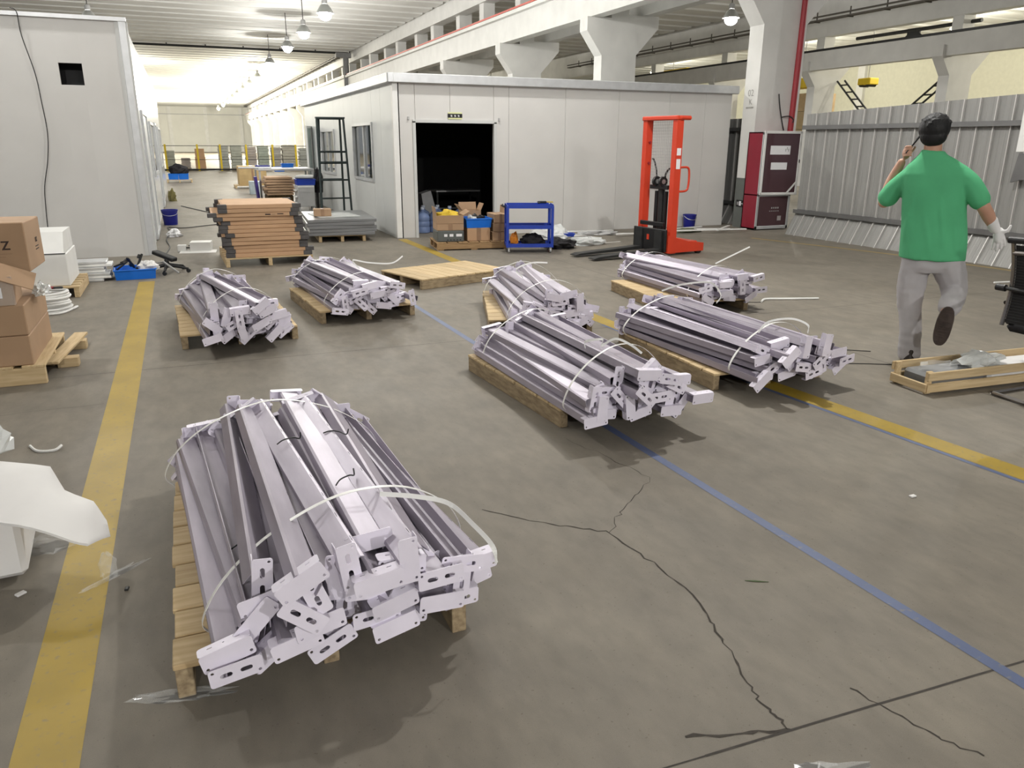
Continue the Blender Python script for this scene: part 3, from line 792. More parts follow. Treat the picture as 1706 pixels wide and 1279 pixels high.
loose('loose white strap bow on the struts of the skewed pallet', [P(2.72, 6.3, .45), P(2.68, 6.35, .52), P(2.85, 6.4, .56), P(3.02, 6.42, .55)])
# black cable ties on the big bundle
for i, (x, y, z, rz) in enumerate(((.28, 3.02, .445, 20), (.47, 3.05, .44, -30), (.06, 2.46, .31, 15), (.42, 2.56, .445, 40))):
    mb = MB(); mb.tube(smooth_path([(-.05, 0, .0), (-.02, .004, .010), (.02, -.004, .012), (.05, 0, .0), (.058, .008, .022)], 4), .0028, 6)
    o = mb.build('cable_tie', M_BLACK); place(o, (x, y, z), R(rz)); tag(o, 'short black cable tie on the struts beside the yellow line', 'cable tie', 'black ties on the strut bundle')
# the empty pallet
pallet('empty pine pallet lying flat in front of the booth doorway', (2.85, 9.0), R(-72), w=.88, l=1.28, nb=10, gap=.006, group='wooden pallets')
# ================================================================ cartons and goods
def carton(label, loc, size, rz=0., tape=True, flaps=(), m=None, group=None, name='cardboard_box', open_top=False):
    w, d, h = size
    t = thing(name, label, 'box', loc, rz, group)
    mb = MB()
    if open_top:
        th = .005
        for c_, s_ in (((0, -d/2, h/2), (w, th, h)), ((0, d/2, h/2), (w, th, h)), ((-w/2, 0, h/2), (th, d, h)), ((w/2, 0, h/2), (th, d, h)), ((0, 0, th), (w, d, th))): mb.box(c_, s_)
    else: mb.box((0, 0, h/2), (w, d, h), bev=.006)
    mb.build('carton', m or M_CARD, t)
    if tape:
        tb = MB(); tb.box((0, -d/2-.0008, h/2), (min(.07, w*.2), .0016, h*.98)); tb.build('tape', M_TAPE, t)
        if not open_top: tb = MB(); tb.box((0, 0, h+.0008), (min(.06, w*.2), d*.99, .0016)); tb.build('tape', M_TAPE, t)
    for side, ang in flaps:
        f = MB(); L_ = .12
        if side in 'fb':
            f.box((0, 0, L_/2), (w*.97, .005, L_)); o = f.build('flap', m or M_CARD, t); o.location = (0, (-d/2 if side == 'f' else d/2), h); o.rotation_euler = ((R(ang) if side == 'f' else -R(ang)), 0, 0)
        else:
            f.box((0, 0, L_/2), (.005, d*.97, L_)); o = f.build('flap', m or M_CARD, t); o.location = ((-w/2 if side == 'l' else w/2), 0, h); o.rotation_euler = (0, (-R(ang) if side == 'l' else R(ang)), 0)
    return t
def shell(name, label, cat, loc, size, rz, m, th=.012, taper=.06, rim=.02, group=None, h_in=None):
    """open plastic crate: tapered walls, floor and rim"""
    w, d, h = size; t = thing(name, label, cat, loc, rz, group)
    mb = MB(); b = 1-taper
    o0 = [(-w/2*b, -d/2*b, 0), (w/2*b, -d/2*b, 0), (w/2*b, d/2*b, 0), (-w/2*b, d/2*b, 0)]
    o1 = [(-w/2, -d/2, h), (w/2, -d/2, h), (w/2, d/2, h), (-w/2, d/2, h)]
    i1 = [(x*(1-2*th/w), y*(1-2*th/d), h) for x, y, _ in o1]; i0 = [(x*(1-2*th/w), y*(1-2*th/d), th) for x, y, _ in o0]
    vs = o0+o1+i1+i0; fs = [(3, 2, 1, 0)]
    for a in (0, 4, 8):
        for k in range(4): fs.append((a+k, a+(k+1) % 4, a+4+(k+1) % 4, a+4+k))
    fs.append((12, 13, 14, 15)); mb.add(vs, fs); mb.build('tub', m, t)
    r = MB()
    for c_, s_ in (((0, -d/2, h), (w+.02, .02, rim)), ((0, d/2, h), (w+.02, .02, rim)), ((-w/2, 0, h), (.02, d, rim)), ((w/2, 0, h), (.02, d, rim))): r.box(c_, s_, bev=.003)
    r.build('rim', m, t)
    return t
def bucket(label, loc, r, h):
    t = thing('plastic_bucket', label, 'bucket', loc, 0)
    MB().lathe([(r*.82, 0), (r*.85, .01), (r, h*.92), (r*1.06, h*.92), (r*1.06, h), (r*.97, h), (r*.8, .02)], 22).build('pail', M_NAVYPL, t, True)
    MB().tube(smooth_path([(-r*1.05, 0, h*.9), (-r*.8, -r*.75, h*.7), (0, -r*1.08, h*.62), (r*.8, -r*.75, h*.7), (r*1.05, 0, h*.9)], 5), .005, 6).build('handle', M_STEEL, t)
    return t
def heap(name, label, cat, loc, r, m, seed, amp=.5, n=26, mm=14, rz=0, group=None, sc=3.):
    """crumpled soft lump sitting on its base"""
    mb = MB().ell((0, 0, 0), (1, 1, 1), n, mm)
    for i, p in enumerate(mb.v):
        q = Vector(p); k = 1+amp*noise.noise(q*sc*.6+Vector((seed, 0, seed)))+amp*.5*noise.noise(q*sc*1.7+Vector((seed*3, 1, 0)))+amp*.25*noise.noise(q*sc*4+Vector((0, seed, 2)))
        q = Vector((q.x*r[0]*k, q.y*r[1]*k, q.z*r[2]*k)); mb.v[i] = (q.x, q.y, max(q.z, -r[2]*.45)+r[2]*.45)
    o = mb.build(name, m, smooth=False); place(o, loc, rz); return tag(o, label, cat, group)
def wire(name, label, pts, r=.006, m=None, cat='cable', k=7):
    o = MB().tube(smooth_path(pts, k), r, 6).build(name, m or M_BLACK, smooth=True); return tag(o, label, cat)

# ---- boxes on the pallet at the left
pallet('pine pallet with a skewed plank under the big cardboard boxes', (-1.56, 6.42), R(90), w=1.02, l=1.10, h=.135, nb=6, gap=.05, rough=False)
pk = MB(); pk.box((0, 0, .06), (.10, .95, .02), bev=.003); o = pk.build('loose_plank', M_WOODY); place(o, (-.965, 6.62, .0), R(-4)); o.rotation_euler = (R(0), 0, R(-6)); o.location.z = .02
o = tag(o, 'loose pine plank sticking out beside the box pallet', 'plank')
for i, y in enumerate((6.35, 6.9)): tag(MB().box((-.93, y, .035), (.14, .10, .07), bev=.004).build('wood_block', M_WOODX), ['small pine block under the loose plank by the boxes', 'pine block under the far end of the loose plank'][i], 'wood block')
z = .135
for tier in range(2):
    for i, (x, y) in enumerate(((-1.33, 6.36), (-1.86, 6.36))):
        carton(['lower brown carton on the left pallet with tape down its front', 'middle brown carton on the left pallet below the taped box'][tier] if i == 0 else ['lower brown carton deeper in the left pallet stack', 'middle brown carton deeper in the left pallet stack'][tier],
               (x, y, z), (.51, .86, .205), 0)
    z += .208
tb = carton('small carton wrapped in glossy tape below the printed box', (-1.44, 6.12, .547), (.62, .40, .20), R(3))
MB().box((0, -.203, .10), (.63, .003, .19)).build('tape_wrap', M_FILM, tb)
MB().box((.22, -.206, .09), (.05, .002, .07)).build('label_sticker', M_PAPER, tb)
fl_ = MB().box((0, 0, 0), (.30, .008, .16), bev=.002).build('open_flap', M_CARD); fl_.parent = tb; fl_.location = (.30, -.17, .205); fl_.rotation_euler = (R(-52), R(24), R(8))
bb = carton('large printed carton on top of the stacked left boxes', (-1.40, 6.34, .748), (.78, .50, .33), R(-2), tape=False)
writing('nz', .13, M_INK, bb, (.235, -.2515, .19), (R(90), 0, 0))
for i, zz in enumerate((.125, .105, .085)): MB().box((.19-.02*i, -.2515, zz), (.22-.04*i, .0012, .004)).build('printed_line', M_TAPE, bb)
writing('nz', .07, M_INK, bb, (.392, .06, .19), (R(90), 0, R(90)))
for i, zz in enumerate((.14, .12)): MB().box((.3912, .06, zz), (.0012, .10, .007)).build('printed_line', M_INK, bb)
fm = heap('stretch_film', 'shreds of stretch film between the left cartons', 'plastic film', (-1.03, 6.35, .547), (.05, .10, .05), M_FILMW, 3, .7)

# ---- white cabinet on its pallet, coil, profiles, crate of junk
pallet('small pine pallet under the white steel cabinet', (-1.72, 9.75), 0, w=1.15, l=.95, h=.12, nb=6, gap=.05, rough=False)
wc = thing('steel_cabinet', 'white steel cabinet lying on a pallet by the tall wall', 'cabinet', (-1.80, 9.75, .12), 0)
MB().box((0, 0, .17), (1.15, .80, .34), bev=.008).build('body', M_WHITE, wc)
MB().prism([(-.40, .345), (.40, .345), (.36, .55), (-.22, .55)], -.565, .555, 'x').build('hood', M_WHITE, wc)
MB().box((0, -.402, .342), (1.14, .006, .008)).build('seam', M_DARKSTEEL, wc)
kn = thing('hand_saw', 'dark hand tool lying on top of the white cabinet', 'tool', (-1.66, 9.66, .672), R(6)); MB().prism([(-.16, -.01), (.10, -.012), (.10, .012), (-.16, .004)], 0, .003, 'z').build('blade', M_DARKSTEEL, kn); MB().box((.13, 0, .008), (.09, .022, .016), bev=.004).build('handle', M_BLACK, kn)
co = thing('cable_coil', 'coil of white cable on the floor beside the left boxes', 'cable', (-1.36, 8.62, 0), 0)
for k in range(9):
    pts = []
    for j in range(26):
        a = 2*math.pi*j/26; rr = .17+.012*math.sin(k*2.3)+.006*math.sin(3*a+k); pts.append((rr*math.cos(a)*1.12, rr*math.sin(a), .014+.021*k+.004*math.sin(2*a+k)))
    MB().tube(pts, .015, 6, close=True).build('turn', M_WHITE, co, True)
MB().tube(smooth_path([(.15, -.08, .014), (.22, -.02, .012), (.24, .08, .012), (.14, -.22, .012), (-.06, -.24, .012), (-.2, -.16, .012)], 6), .011, 6).build('free_end', M_WHITE, co, True)
rt_ = thing('bolt_cutter', 'red bolt cutter lying on the white cable coil', 'tool', (-1.40, 8.60, .215), R(-8))
MB().tube([(-.22, .02, .02), (.12, -.03, .02)], .014, 8).build('handle', M_REDPIPE, rt_, True); MB().tube([(-.20, -.06, .02), (.14, -.03, .02)], .014, 8).build('handle', M_REDPIPE, rt_, True); MB().box((.17, -.03, .02), (.09, .03, .02), bev=.006).build('jaw', M_DARKSTEEL, rt_)
for i in range(7):
    t = tag(MB().box((0, 0, 0), (1.25+.03*(i % 3), .30-.03*(i % 2), .030), bev=.005).build('aluminium_profile', M_WHITE if i % 2 else M_ALU), 'pale aluminium profile in the flat stack between cabinet and blue crate', 'profile', 'aluminium profiles by the tall wall')
    t.location = (-1.62+.022*((i*3) % 4), 10.42+.018*i, .016+.0325*i)
bc = shell('storage_crate', 'bright blue crate full of scrap by the tall wall corner', 'crate', (-.66, 10.50, 0), (.46, .42, .115), R(3), M_BLUEPL, rim=.012)
for i, (x, y, zz, l, a, b, m) in enumerate(((-.78, 10.5, .16, .20, 20, 35, M_DARKSTEEL), (-.70, 10.55, .17, .22, 70, -40, M_BLACK), (-.60, 10.48, .19, .20, 30, 62, M_DARKSTEEL), (-.82, 10.42, .17, .16, -35, 20, M_BLACK))):
    t = tag(MB().box((0, 0, 0), (l, .03, .02), bev=.004).box((l*.3, .02, .01), (.05, .05, .03), bev=.004).build('scrap_bracket', m), 'dark metal scrap piece in the blue crate', 'scrap', 'scrap metal in the blue crate'); t.location = (x, y, zz); t.rotation_euler = (0, -R(b), R(a))
for i, (x, y) in enumerate(((-.56, 10.50), (-.48, 10.44))): heap('crumpled_wrap', 'crumpled white plastic wrap in the blue crate', 'plastic film', (x, y, .085), (.09, .09, .075), M_FOAM, 5+i, .6, 16, 10, group='white wrap in the blue crate')
# chair base wreck next to it
ck = thing('broken_swivel_chair', 'broken black swivel chair base with casters beside the blue crate', 'chair', (-.30, 10.75, 0), R(-25))
for k in range(5):
    a = 2*math.pi*k/5; MB().tube([(0, 0, .10), (.14*math.cos(a), .14*math.sin(a), .075), (.27*math.cos(a), .27*math.sin(a), .05)], [.028, .02, .014], 8).build('leg', M_BLACK, ck, True)
    MB().cyl((.27*math.cos(a), .27*math.sin(a)-.012, .026), (.27*math.cos(a), .27*math.sin(a)+.012, .026), .025, None, 12).build('caster', M_DARKSTEEL, ck, True)
MB().cyl((0, 0, .06), (0, 0, .17), .03, .025, 12).build('hub', M_DARKSTEEL, ck, True)
MB().box((-.05, .06, .20), (.34, .10, .05), rot=(0, R(14), R(-20)), bev=.01).build('armrest', M_BLACK, ck)
MB().tube([(-.2, .05, .1), (.02, -.12, .15), (.22, -.16, .02)], .012, 6).build('rod', M_STEEL, ck, True)
# scrap carton and papers by the left aisle
sc_ = thing('scrap_carton', 'flattened white carton with black scrap lying in the aisle', 'box', (.10, 12.75, 0), R(-8))
MB().box((.05, .05, .07), (.30, .26, .14), bev=.004).build('carton', M_WHITE, sc_); MB().box((.02, -.12, .008), (.52, .20, .004), rot=(R(6), 0, 0)).build('flap', M_WHITE, sc_); MB().box((-.22, 0, .05), (.12, .10, .10), bev=.004).build('inner_box', M_WHITE, sc_)
for k in range(5): MB().box((-.12+.03*k, -.04+.02*(k % 2), .06+.02*(k % 3)), (.07, .02, .02), rot=(0, R(20*k), R(35*k))).build('scrap', M_BLACK, sc_)
heap('paper_scrap', 'crumpled white paper scrap on the floor by the glossy wall', 'paper', (-.24, 14.9, 0), (.12, .14, .08), M_PAPER, 8, .7, 14, 9)
bucket('navy bucket standing against the glossy side wall', (-.31, 17.1, 0), .15, .30)
wire('floor_cable', 'dark cable winding along the floor past the navy bucket', [(-.38, 12.2, .007), (-.30, 13.3, .007), (-.36, 14.4, .007), (-.30, 15.6, .007), (-.36, 16.5, .007), (-.1, 16.3, .007), (.3, 16.6, .007), (.62, 16.9, .007)], .009)
wire('floor_cable', 'thin cable crossing the aisle behind the flat cartons', [(-.1, 22, .007), (.3, 20.5, .007), (.7, 19.0, .007)], .012)
heap('garbage_bag', 'full black garbage bag on blue crates down the aisle', 'bag', (-.10, 35.2, .33), (.36, .34, .27), M_BLACKCLOTH, 2, .28)
for i, x in enumerate((-.32, .06)): shell('storage_crate', ['blue crate under the garbage bag touching the glossy wall', 'blue crate under the garbage bag on its free side'][i], 'crate', (x, 35.1, .12), (.38, .55, .22), 0, M_BLUEPL)
pallet('low pallet under the blue crates down the aisle', (-.10, 35.2), 0, w=.95, l=.9, h=.12, nb=5, gap=.05, rough=False)
heap('plant_scrap', 'small olive bundle standing by the glossy wall', 'bundle', (-.32, 24.0, 0), (.11, .12, .22), mat('olive_fabric', (.16, .14, .05), .9), 4, .5, 14, 9)

# ---- flat cartons stacked on a pallet
pallet('pine pallet under the tall stack of flat brown cartons', (.97, 11.55), R(1), w=1.14, l=1.35, h=.12, nb=6, gap=.06, rough=False)
zc = .12; nst = 13
for i in range(nst):
    f = i/(nst-1); hgt_ = .052 if i % 4 else .056
    wid = 1.10-.06*f+.03*math.sin(i*2.1); x = .985-.10*f+.025*math.sin(i*1.7); 
    if i in (9, 10): x -= .05; wid += .06
    t = thing('flat_carton', 'flat brown carton with dark corner guards in the tall pallet stack', 'carton', (x, 11.50+.02*math.sin(i), zc), R(1.2*math.sin(i*2.9)), 'flat cartons stacked on one pallet')
    MB().box((0, 0, hgt_/2), (wid-.12, 1.20, hgt_-.003), bev=.004).build('carton', M_CARD2, t)
    for sx in (-1, 1):
        for sy in (-1, 1): MB().box((sx*(wid/2-.05), sy*.545, hgt_/2), (.115, .125, hgt_-.001), bev=.004).build('corner_guard', M_GREYFOAM, t)
        MB().box((sx*(wid/2-.055), 0, hgt_/2), (.03, .95, hgt_-.006)).build('side_wall', M_CARD2, t)
    if i == 10:
        MB().box((.18, -.6008, hgt_/2), (.07, .0012, .016)).build('printed_mark', M_INK, t); MB().box((.34, -.6008, hgt_/2+.003), (.08, .0012, .012)).build('printed_mark', M_INK, t); MB().box((.25, -.6008, hgt_/2), (.05, .0012, .008)).build('printed_mark', M_TAPE, t)
    zc += hgt_
# ---- grey panels on a pallet with a small box on top
pallet('pine pallet under the grey sheet panels', (2.42, 13.75), R(-4), w=.78, l=1.2, h=.11, nb=6, gap=.05, rough=False)
for i in range(5):
    t = tag(MB().box((0, 0, .026), (1.12-.01*(i % 2), 1.75, .052), bev=.006).build('sheet_panel', M_GREYP), 'dark grey sheet panel in the low stack beside the booth corner', 'panel', 'grey panels stacked by the booth')
    place(t, (2.43+.012*((i*2) % 3), 13.98, .11+.0535*i), R(-4+.8*((i % 3)-1)))
t = tag(MB().box((0, 0, .004), (.7, .9, .006)).build('plastic_sheet', M_FILMW), 'clear plastic sheet lying on the grey panels', 'plastic film'); place(t, (2.38, 13.9, .379), R(4))
carton('small brown carton resting on the grey panels', (2.16, 13.72, .388), (.29, .22, .12), R(-6))

# ---- black steel rack leaning by the booth windows
rk = thing('steel_rack', 'tall dark green steel frame with cross bars leaning by the booth', 'rack', (2.88, 16.55, 0), R(0))
PO = (((-.31, -.25), (-.27, -.03)), ((.30, -.25), (.26, -.03)), ((-.25, .30), (-.22, .03)), ((.24, .30), (.20, .03)))
for (x0, y0), (x1, y1) in PO: MB().tube([(x0, y0, 0), (x1, y1, 2.06)], .022, 8).build('post', M_GREENBLK, rk, True)
for zf, th in ((.10, .016), (.50, .016), (.86, .018), (1.20, .026), (1.41, .020), (2.05, .02)):
    f = zf/2.06
    for (pa, pb) in ((PO[0], PO[1]), (PO[2], PO[3])):
        if pa is PO[2] and zf in (1.20, .50): continue
        L2 = lambda q: (q[0][0]+(q[1][0]-q[0][0])*f, q[0][1]+(q[1][1]-q[0][1])*f, zf)
        MB().tube([L2(pa), L2(pb)], th, 8).build('cross_bar', M_GREENBLK, rk, True)
MB().box((0, 0, 2.065), (.58, .12, .03)).build('top_cap', M_GREENBLK, rk)
# ---- work bench corner behind the flat cartons
wb = thing('work_bench', 'grey work bench loaded with flattened cardboard in the aisle', 'bench', (2.35, 21.4, 0), 0)
MB().box((.1, 0, .93), (1.35, 1.3, .05), bev=.005).build('bench_top', M_GREYLT, wb)
for x in (-.55, .74):
    for y in (-.6, .6): MB().box((x, y, .45), (.045, .045, .9)).build('leg', M_GREYLT, wb)
MB().box((.1, -.6, .12), (1.3, .04, .04)).build('stretcher', M_GREYLT, wb)
for i in range(7):
    t = tag(MB().box((0, 0, .03), (.62+.05*(i % 3), .9, .05), bev=.006).build('folded_cardboard', M_CARD), 'folded brown cardboard in the pile beside the work bench', 'cardboard', 'folded cardboard pile at the bench'); place(t, (2.16+.02*(i % 2), 20.25, .36+.062*i), R(3*math.sin(i*2)))
crumple_box = MB().box((0, 0, .18), (.60, .8, .36), bev=.02); t = tag(crumple_box.build('straw_bale', mat('dark_straw', (.13, .085, .03), .95, scale=40, col2=(.03, .02, .01), bump=.6, bscale=60)), 'dark bale of shredded fibre under the folded cardboard', 'bale'); place(t, (2.16, 20.25, 0))
gc = thing('bench_cabinet', 'grey plastic cabinet beside the bench carrying a blue bin', 'cabinet', (2.70, 19.6, 0), R(2)); MB().box((0, 0, .36), (.40, .45, .50), bev=.01).build('body', M_GREYLT, gc); MB().box((0, -.228, .58), (.38, .006, .03)).build('lip', M_WHITE, gc)
for x in (-.17, .17):
    for y in (-.19, .19): MB().box((x, y, .055), (.03, .03, .11)).build('leg', M_GREYLT, gc)
for k in range(3): MB().box((-.24, -.1, .2+.15*k), (.05, .2, .03)).build('side_bracket', M_WHITE, gc)
shell('storage_crate', 'dark blue bin on the grey bench cabinet', 'crate', (2.72, 19.6, .611), (.44, .44, .13), 0, M_BLUEP)
for i in range(5):
    t = tag(MB().tube([(0, 0, 0), (.42, .05*math.sin(i), .0)], .028, 8).build('plastic_tube', M_WHITE if i % 2 else M_GREYLT, smooth=True), 'white plastic tube lying in the dark blue bin', 'tube', 'tubes in the dark blue bin'); place(t, (2.48+.03*i, 19.50+.06*i, .79+.02*(i % 2)), R(-12+14*i))
heap('black_jacket', 'black jacket draped beside the dark blue bin', 'jacket', (3.06, 19.75, .42), (.11, .2, .40), M_BLACKCLOTH, 6, .4)
tag(MB().box((3.02, 19.75, .21), (.06, .06, .42)).build('jacket_stand', M_DARKSTEEL), 'thin dark stand under the draped black jacket', 'stand')
t = tag(MB().tube([(-.55, 0, 0), (.25, .05, .0)], .022, 8).build('steel_tube', M_ALU, smooth=True), 'pale tube sticking out of the bench side', 'tube'); place(t, (1.86, 20.9, .975))
t = tag(MB().box((0, 0, .375), (.06, .35, .75), rot=(0, R(-4), 0), bev=.004).build('purple_board', mat('purple_board', (.05, .03, .22), .6)), 'dark purple board leaning on the work bench', 'board'); place(t, (1.70, 20.7, 0.02))
shell('storage_crate', 'small dark crate on the grey bench top', 'crate', (1.95, 21.6, .956), (.35, .25, .05), 0, M_NAVYPL)
shell('storage_crate', 'bright blue crate on the far end of the bench top', 'crate', (2.6, 21.8, .956), (.30, .25, .09), 0, M_BLUEPL)
fb = carton('large plywood-coloured carton on a pallet behind the bench', (2.35, 30.4, .10), (.95, .9, .66), 0, m=mat('ochre_carton', (.46, .33, .16), .8))
pallet('flat pallet under the large carton behind the bench', (2.3, 30.4), 0, w=1.15, l=1.1, h=.10, nb=5, gap=.05, rough=False)
carton('pale blue carton standing beside the bench', (2.12, 26.5, 0), (.35, .4, .40), 0, m=mat('pale_blue_carton', (.50, .58, .62), .7), tape=False)
t = tag(MB().box((0, 0, .012), (.7, .25, .02)).build('dark_board', M_DARKSTEEL), 'dark strip lying on the aisle floor by the bench', 'board'); place(t, (1.62, 20.0, 0))

# ---- far storage behind a low fence
ff = thing('barrier_fence', 'thin wire barrier with yellow posts across the far hall', 'barrier', (0, 48.2, 0))
for x in (-.7, 2.15, 3.55, 5.0, .95, 6.3): MB().box((x, 0, .72), (.10, .08, 1.44)).build('post', M_YELLOW, ff)
for zz in (.08, .62, 1.36): MB().tube([(-1.5, 0, zz), (9.4, 0, zz)], .018 if zz > .1 else .06, 6).build('rail', M_DARKSTEEL, ff)
for i, (x, w_, h_) in enumerate(((2.35, .55, 1.35), (3.05, .6, 1.4), (3.85, .6, 1.32), (4.55, .6, 1.36), (5.28, .55, 1.3), (6.0, .75, 1.42), (6.85, .5, 1.25), (-.5, .5, 1.1), (.3, .5, .7))):
    t = thing('wrapped_goods', 'grey wrapped goods on a pallet behind the yellow post barrier', 'goods', (x, 49.3, 0), 0, 'wrapped goods behind the barrier')
    MB().box((0, 0, .06), (w_, .8, .12)).build('pallet_base', M_WOODX, t)
    mb = MB()
    for k in range(8): mb.box((.01*math.sin(k*3+i), 0, .12+(h_-.12)*(k+.5)/8), (w_*(1-.03*(k % 3)), .75, (h_-.12)/8-.006), bev=.01)
    mb.build('load', mat('grey_wrap_%d' % i, (.36+.03*(i % 3), .37+.03*(i % 2), .33), .5), t)
carton('ochre carton raised on goods behind the barrier', (1.08, 49.6, .75), (.5, .5, .45), 0, m=M_CARD2, tape=False)
carton('ochre carton supporting another behind the barrier', (1.08, 49.6, 0), (.55, .55, .745), 0, m=M_CARD2, tape=False)
shell('storage_crate', 'blue crate in front of the far wrapped goods', 'crate', (5.1, 46.6, 0), (.55, .4, .25), 0, M_BLUEPL)

# ---- pallet of goods by the doorway
pallet('brown pallet of mixed goods in front of the booth doorway', (4.154, 11.775), R(90-8), w=.72, l=1.18, h=.125, nb=7, gap=.02, brown=True, bottom=True)
cs = thing('tool_case', 'grey-green case with white labels on the doorway pallet', 'case', (3.79, 11.76, .125), R(-8))
MB().box((0, 0, .085), (.42, .46, .17), bev=.012).build('shell', M_CASE, cs)
for x, w_ in ((-.08, .05), (.01, .06), (.13, .09)): MB().box((x, -.231, .10), (w_, .002, .04)).build('label_sticker', M_PAPER, cs)
for k in range(5): MB().box((-.05+.05*k, -.231, .03), (.02, .002, .015)).build('slot', M_BLACK, cs)
carton('low brown carton on top of the grey-green case', (3.79, 11.76, .296), (.42, .42, .105), R(-8))
oc = carton('open brown carton with a yellow cloth at the doorway', (3.79, 11.76, .402), (.42, .42, .125), R(-9), open_top=True, flaps=(('l', 8), ('r', 60)), tape=False)
heap('yellow_cloth', 'yellow cloth bulging out of the open carton', 'cloth', (3.78, 11.76, .43), (.19, .17, .11), M_YELLOWCLOTH, 3, .4, 18, 10)
carton('reddish carton under the blue crate at the doorway', (4.235, 11.72, .125), (.37, .42, .20), R(-6), m=M_CARD2)
shell('storage_crate', 'bright blue crate of black parts on the doorway pallet', 'crate', (4.235, 11.72, .327), (.41, .44, .135), R(-5), M_BLUEPL)
for i, (x, y) in enumerate(((4.15, 11.66), (4.30, 11.68), (4.26, 11.82))): heap('black_part', 'black plastic part heaped in the blue crate', 'part', (x, y, .345), (.09, .08, .11), [M_FILMW, M_BLACK, M_BLACK][i], 10+i, .5, 12, 8, group='parts in the doorway crate')
oc = carton('open carton with peaked flaps behind the blue crate', (4.27, 12.09, .126), (.30, .26, .43), R(-4), open_top=True, flaps=(('l', 38), ('r', 25), ('b', 15)), tape=False)
for i in range(3): carton(['lowest small brown carton beside the blue cart', 'middle small brown carton beside the blue cart', 'top small brown carton with raised flap beside the blue cart'][i], (4.57, 11.66-.01*i, .125+.136*i), (.215+.01*(i == 0), .40, .135), R(-8+2*i), flaps=(('r', 5),) if i == 2 else (), group=None)
# ---- water jugs and furniture inside the booth
def jug(x, y, label, z=0):
    t = thing('water_jug', label, 'water jug', (x, y, z), 0, 'blue water jugs in the doorway')
    MB().lathe([(.12, 0), (.135, .012), (.135, .10), (.128, .115), (.135, .13), (.135, .20), (.128, .215), (.135, .23), (.135, .29), (.11, .345), (.05, .385), (.032, .395), (.032, .44)], 20).build('bottle', M_JUG, t, True)
    MB().lathe([(.036, .425), (.036, .46), (.03, .465)], 14).build('cap', mat('jug_cap', (.55, .60, .70), .4), t, True)
for p in ((4.02, 14.0), (4.30, 14.05), (4.58, 14.1), (4.15, 14.4), (4.45, 14.45), (4.85, 14.3), (5.12, 14.6)): jug(*p, 'blue water jug standing inside the dark booth doorway')
tb_ = thing('glass_table', 'dark table with a pale edge inside the unlit booth', 'table', (5.5, 16.6, 0)); MB().box((0, 0, .60), (1.0, .6, .03)).build('table_top', M_GREYLT, tb_); MB().box((0, .2, .2), (1.0, .02, .03)).build('stretcher', M_GREYLT, tb_)
for x in (-.47, .47):
    for y in (-.27, .27): MB().box((x, y, .293), (.04, .04, .585)).build('leg', M_DARKSTEEL, tb_)
t = tag(MB().prism([(0, 0), (.06, .30), (.02, .60), (.22, .66), (.30, .36), (.20, 0)], 0, .3, 'y').build('chair_shell', M_GREYLT), 'pale curved chair shell behind the water jugs', 'chair'); place(t, (4.45, 15.6, 0))

# ---- blue tool cart
ct = thing('tool_cart', 'blue steel three-shelf tool cart on casters', 'cart', (4.84, 10.99, 0), R(-18))
CW, CD = .72, .42
for x in (-1, 1):
    for y in (-1, 1):
        MB().box((x*(CW/2-.02), y*(CD/2-.02), .39), (.042, .042, .62), bev=.003).build('post', M_BLUEP, ct)
        cx_, cy_ = x*(CW/2-.04), y*(CD/2-.03)
        c_ = MB().cyl((cx_-.011, cy_, .033), (cx_+.011, cy_, .033), .032, None, 14).build('caster', M_GREYLT, ct, True)
        MB().box((cx_, cy_, .066), (.034, .03, .03)).build('caster_fork', M_STEEL, c_)
for zz in (.11, .385, .69):
    s_ = MB().box((0, 0, zz-.01), (CW-.05, CD-.05, .008)).build('shelf', M_BLUEP, ct)
    r = MB()
    for y in (-1, 1): r.box((0, y*(CD/2-.008), zz), (CW-.06, .012, .055))
    for x in (-1, 1): r.box((x*(CW/2-.008), 0, zz), (.012, CD-.06, .055))
    r.build('shelf_edge', M_BLUEP, s_)
MB().tube([(-CW/2-.03, -CD/2+.03, .69), (-CW/2-.05, 0, .69), (-CW/2-.03, CD/2-.03, .69)], .016, 8).build('push_handle', M_BLACK, ct, True)
dg = thing('power_drill', 'black cordless tool with a bit lying on the blue cart', 'tool', (5.02, 10.91, .725), R(-18)); MB().box((0, 0, .018), (.14, .05, .035), bev=.01).build('body', M_BLACK, dg); MB().tube([(.07, 0, .02), (.17, 0, .02)], .008, 8).build('bit', M_YELLOWCLOTH, dg); MB().box((-.05, -.04, .012), (.04, .08, .024), bev=.006).build('grip', M_BLACK, dg)
heap('black_netting', 'black netting piled on the lowest shelf of the blue cart', 'netting', (4.90, 10.97, .118), (.20, .11, .10), M_BLACKCLOTH, 7, .35)
heap('orange_bag', 'orange bag on the lowest shelf of the blue cart', 'bag', (4.63, 11.06, .118), (.06, .08, .12), M_ORANGE, 9, .25, 16, 10)
heap('black_netting', 'black netting spilling on the floor beside the blue cart', 'netting', (5.46, 11.22, 0), (.24, .28, .10), M_BLACKCLOTH, 12, .5)
heap('plastic_film', 'pile of milky plastic film between blue cart and booth wall', 'plastic film', (5.62, 11.85, 0), (.33, .36, .17), M_FILMW, 13, .5)
heap('plastic_film', 'flat milky plastic film spread on the floor beyond the cart', 'plastic film', (6.05, 11.45, 0), (.34, .26, .08), M_FILMW, 14, .5)
shell('plastic_tray', 'shallow blue tray lying on the plastic film', 'tray', (5.82, 11.62, .125), (.22, .16, .04), R(-20), M_BLUEP)
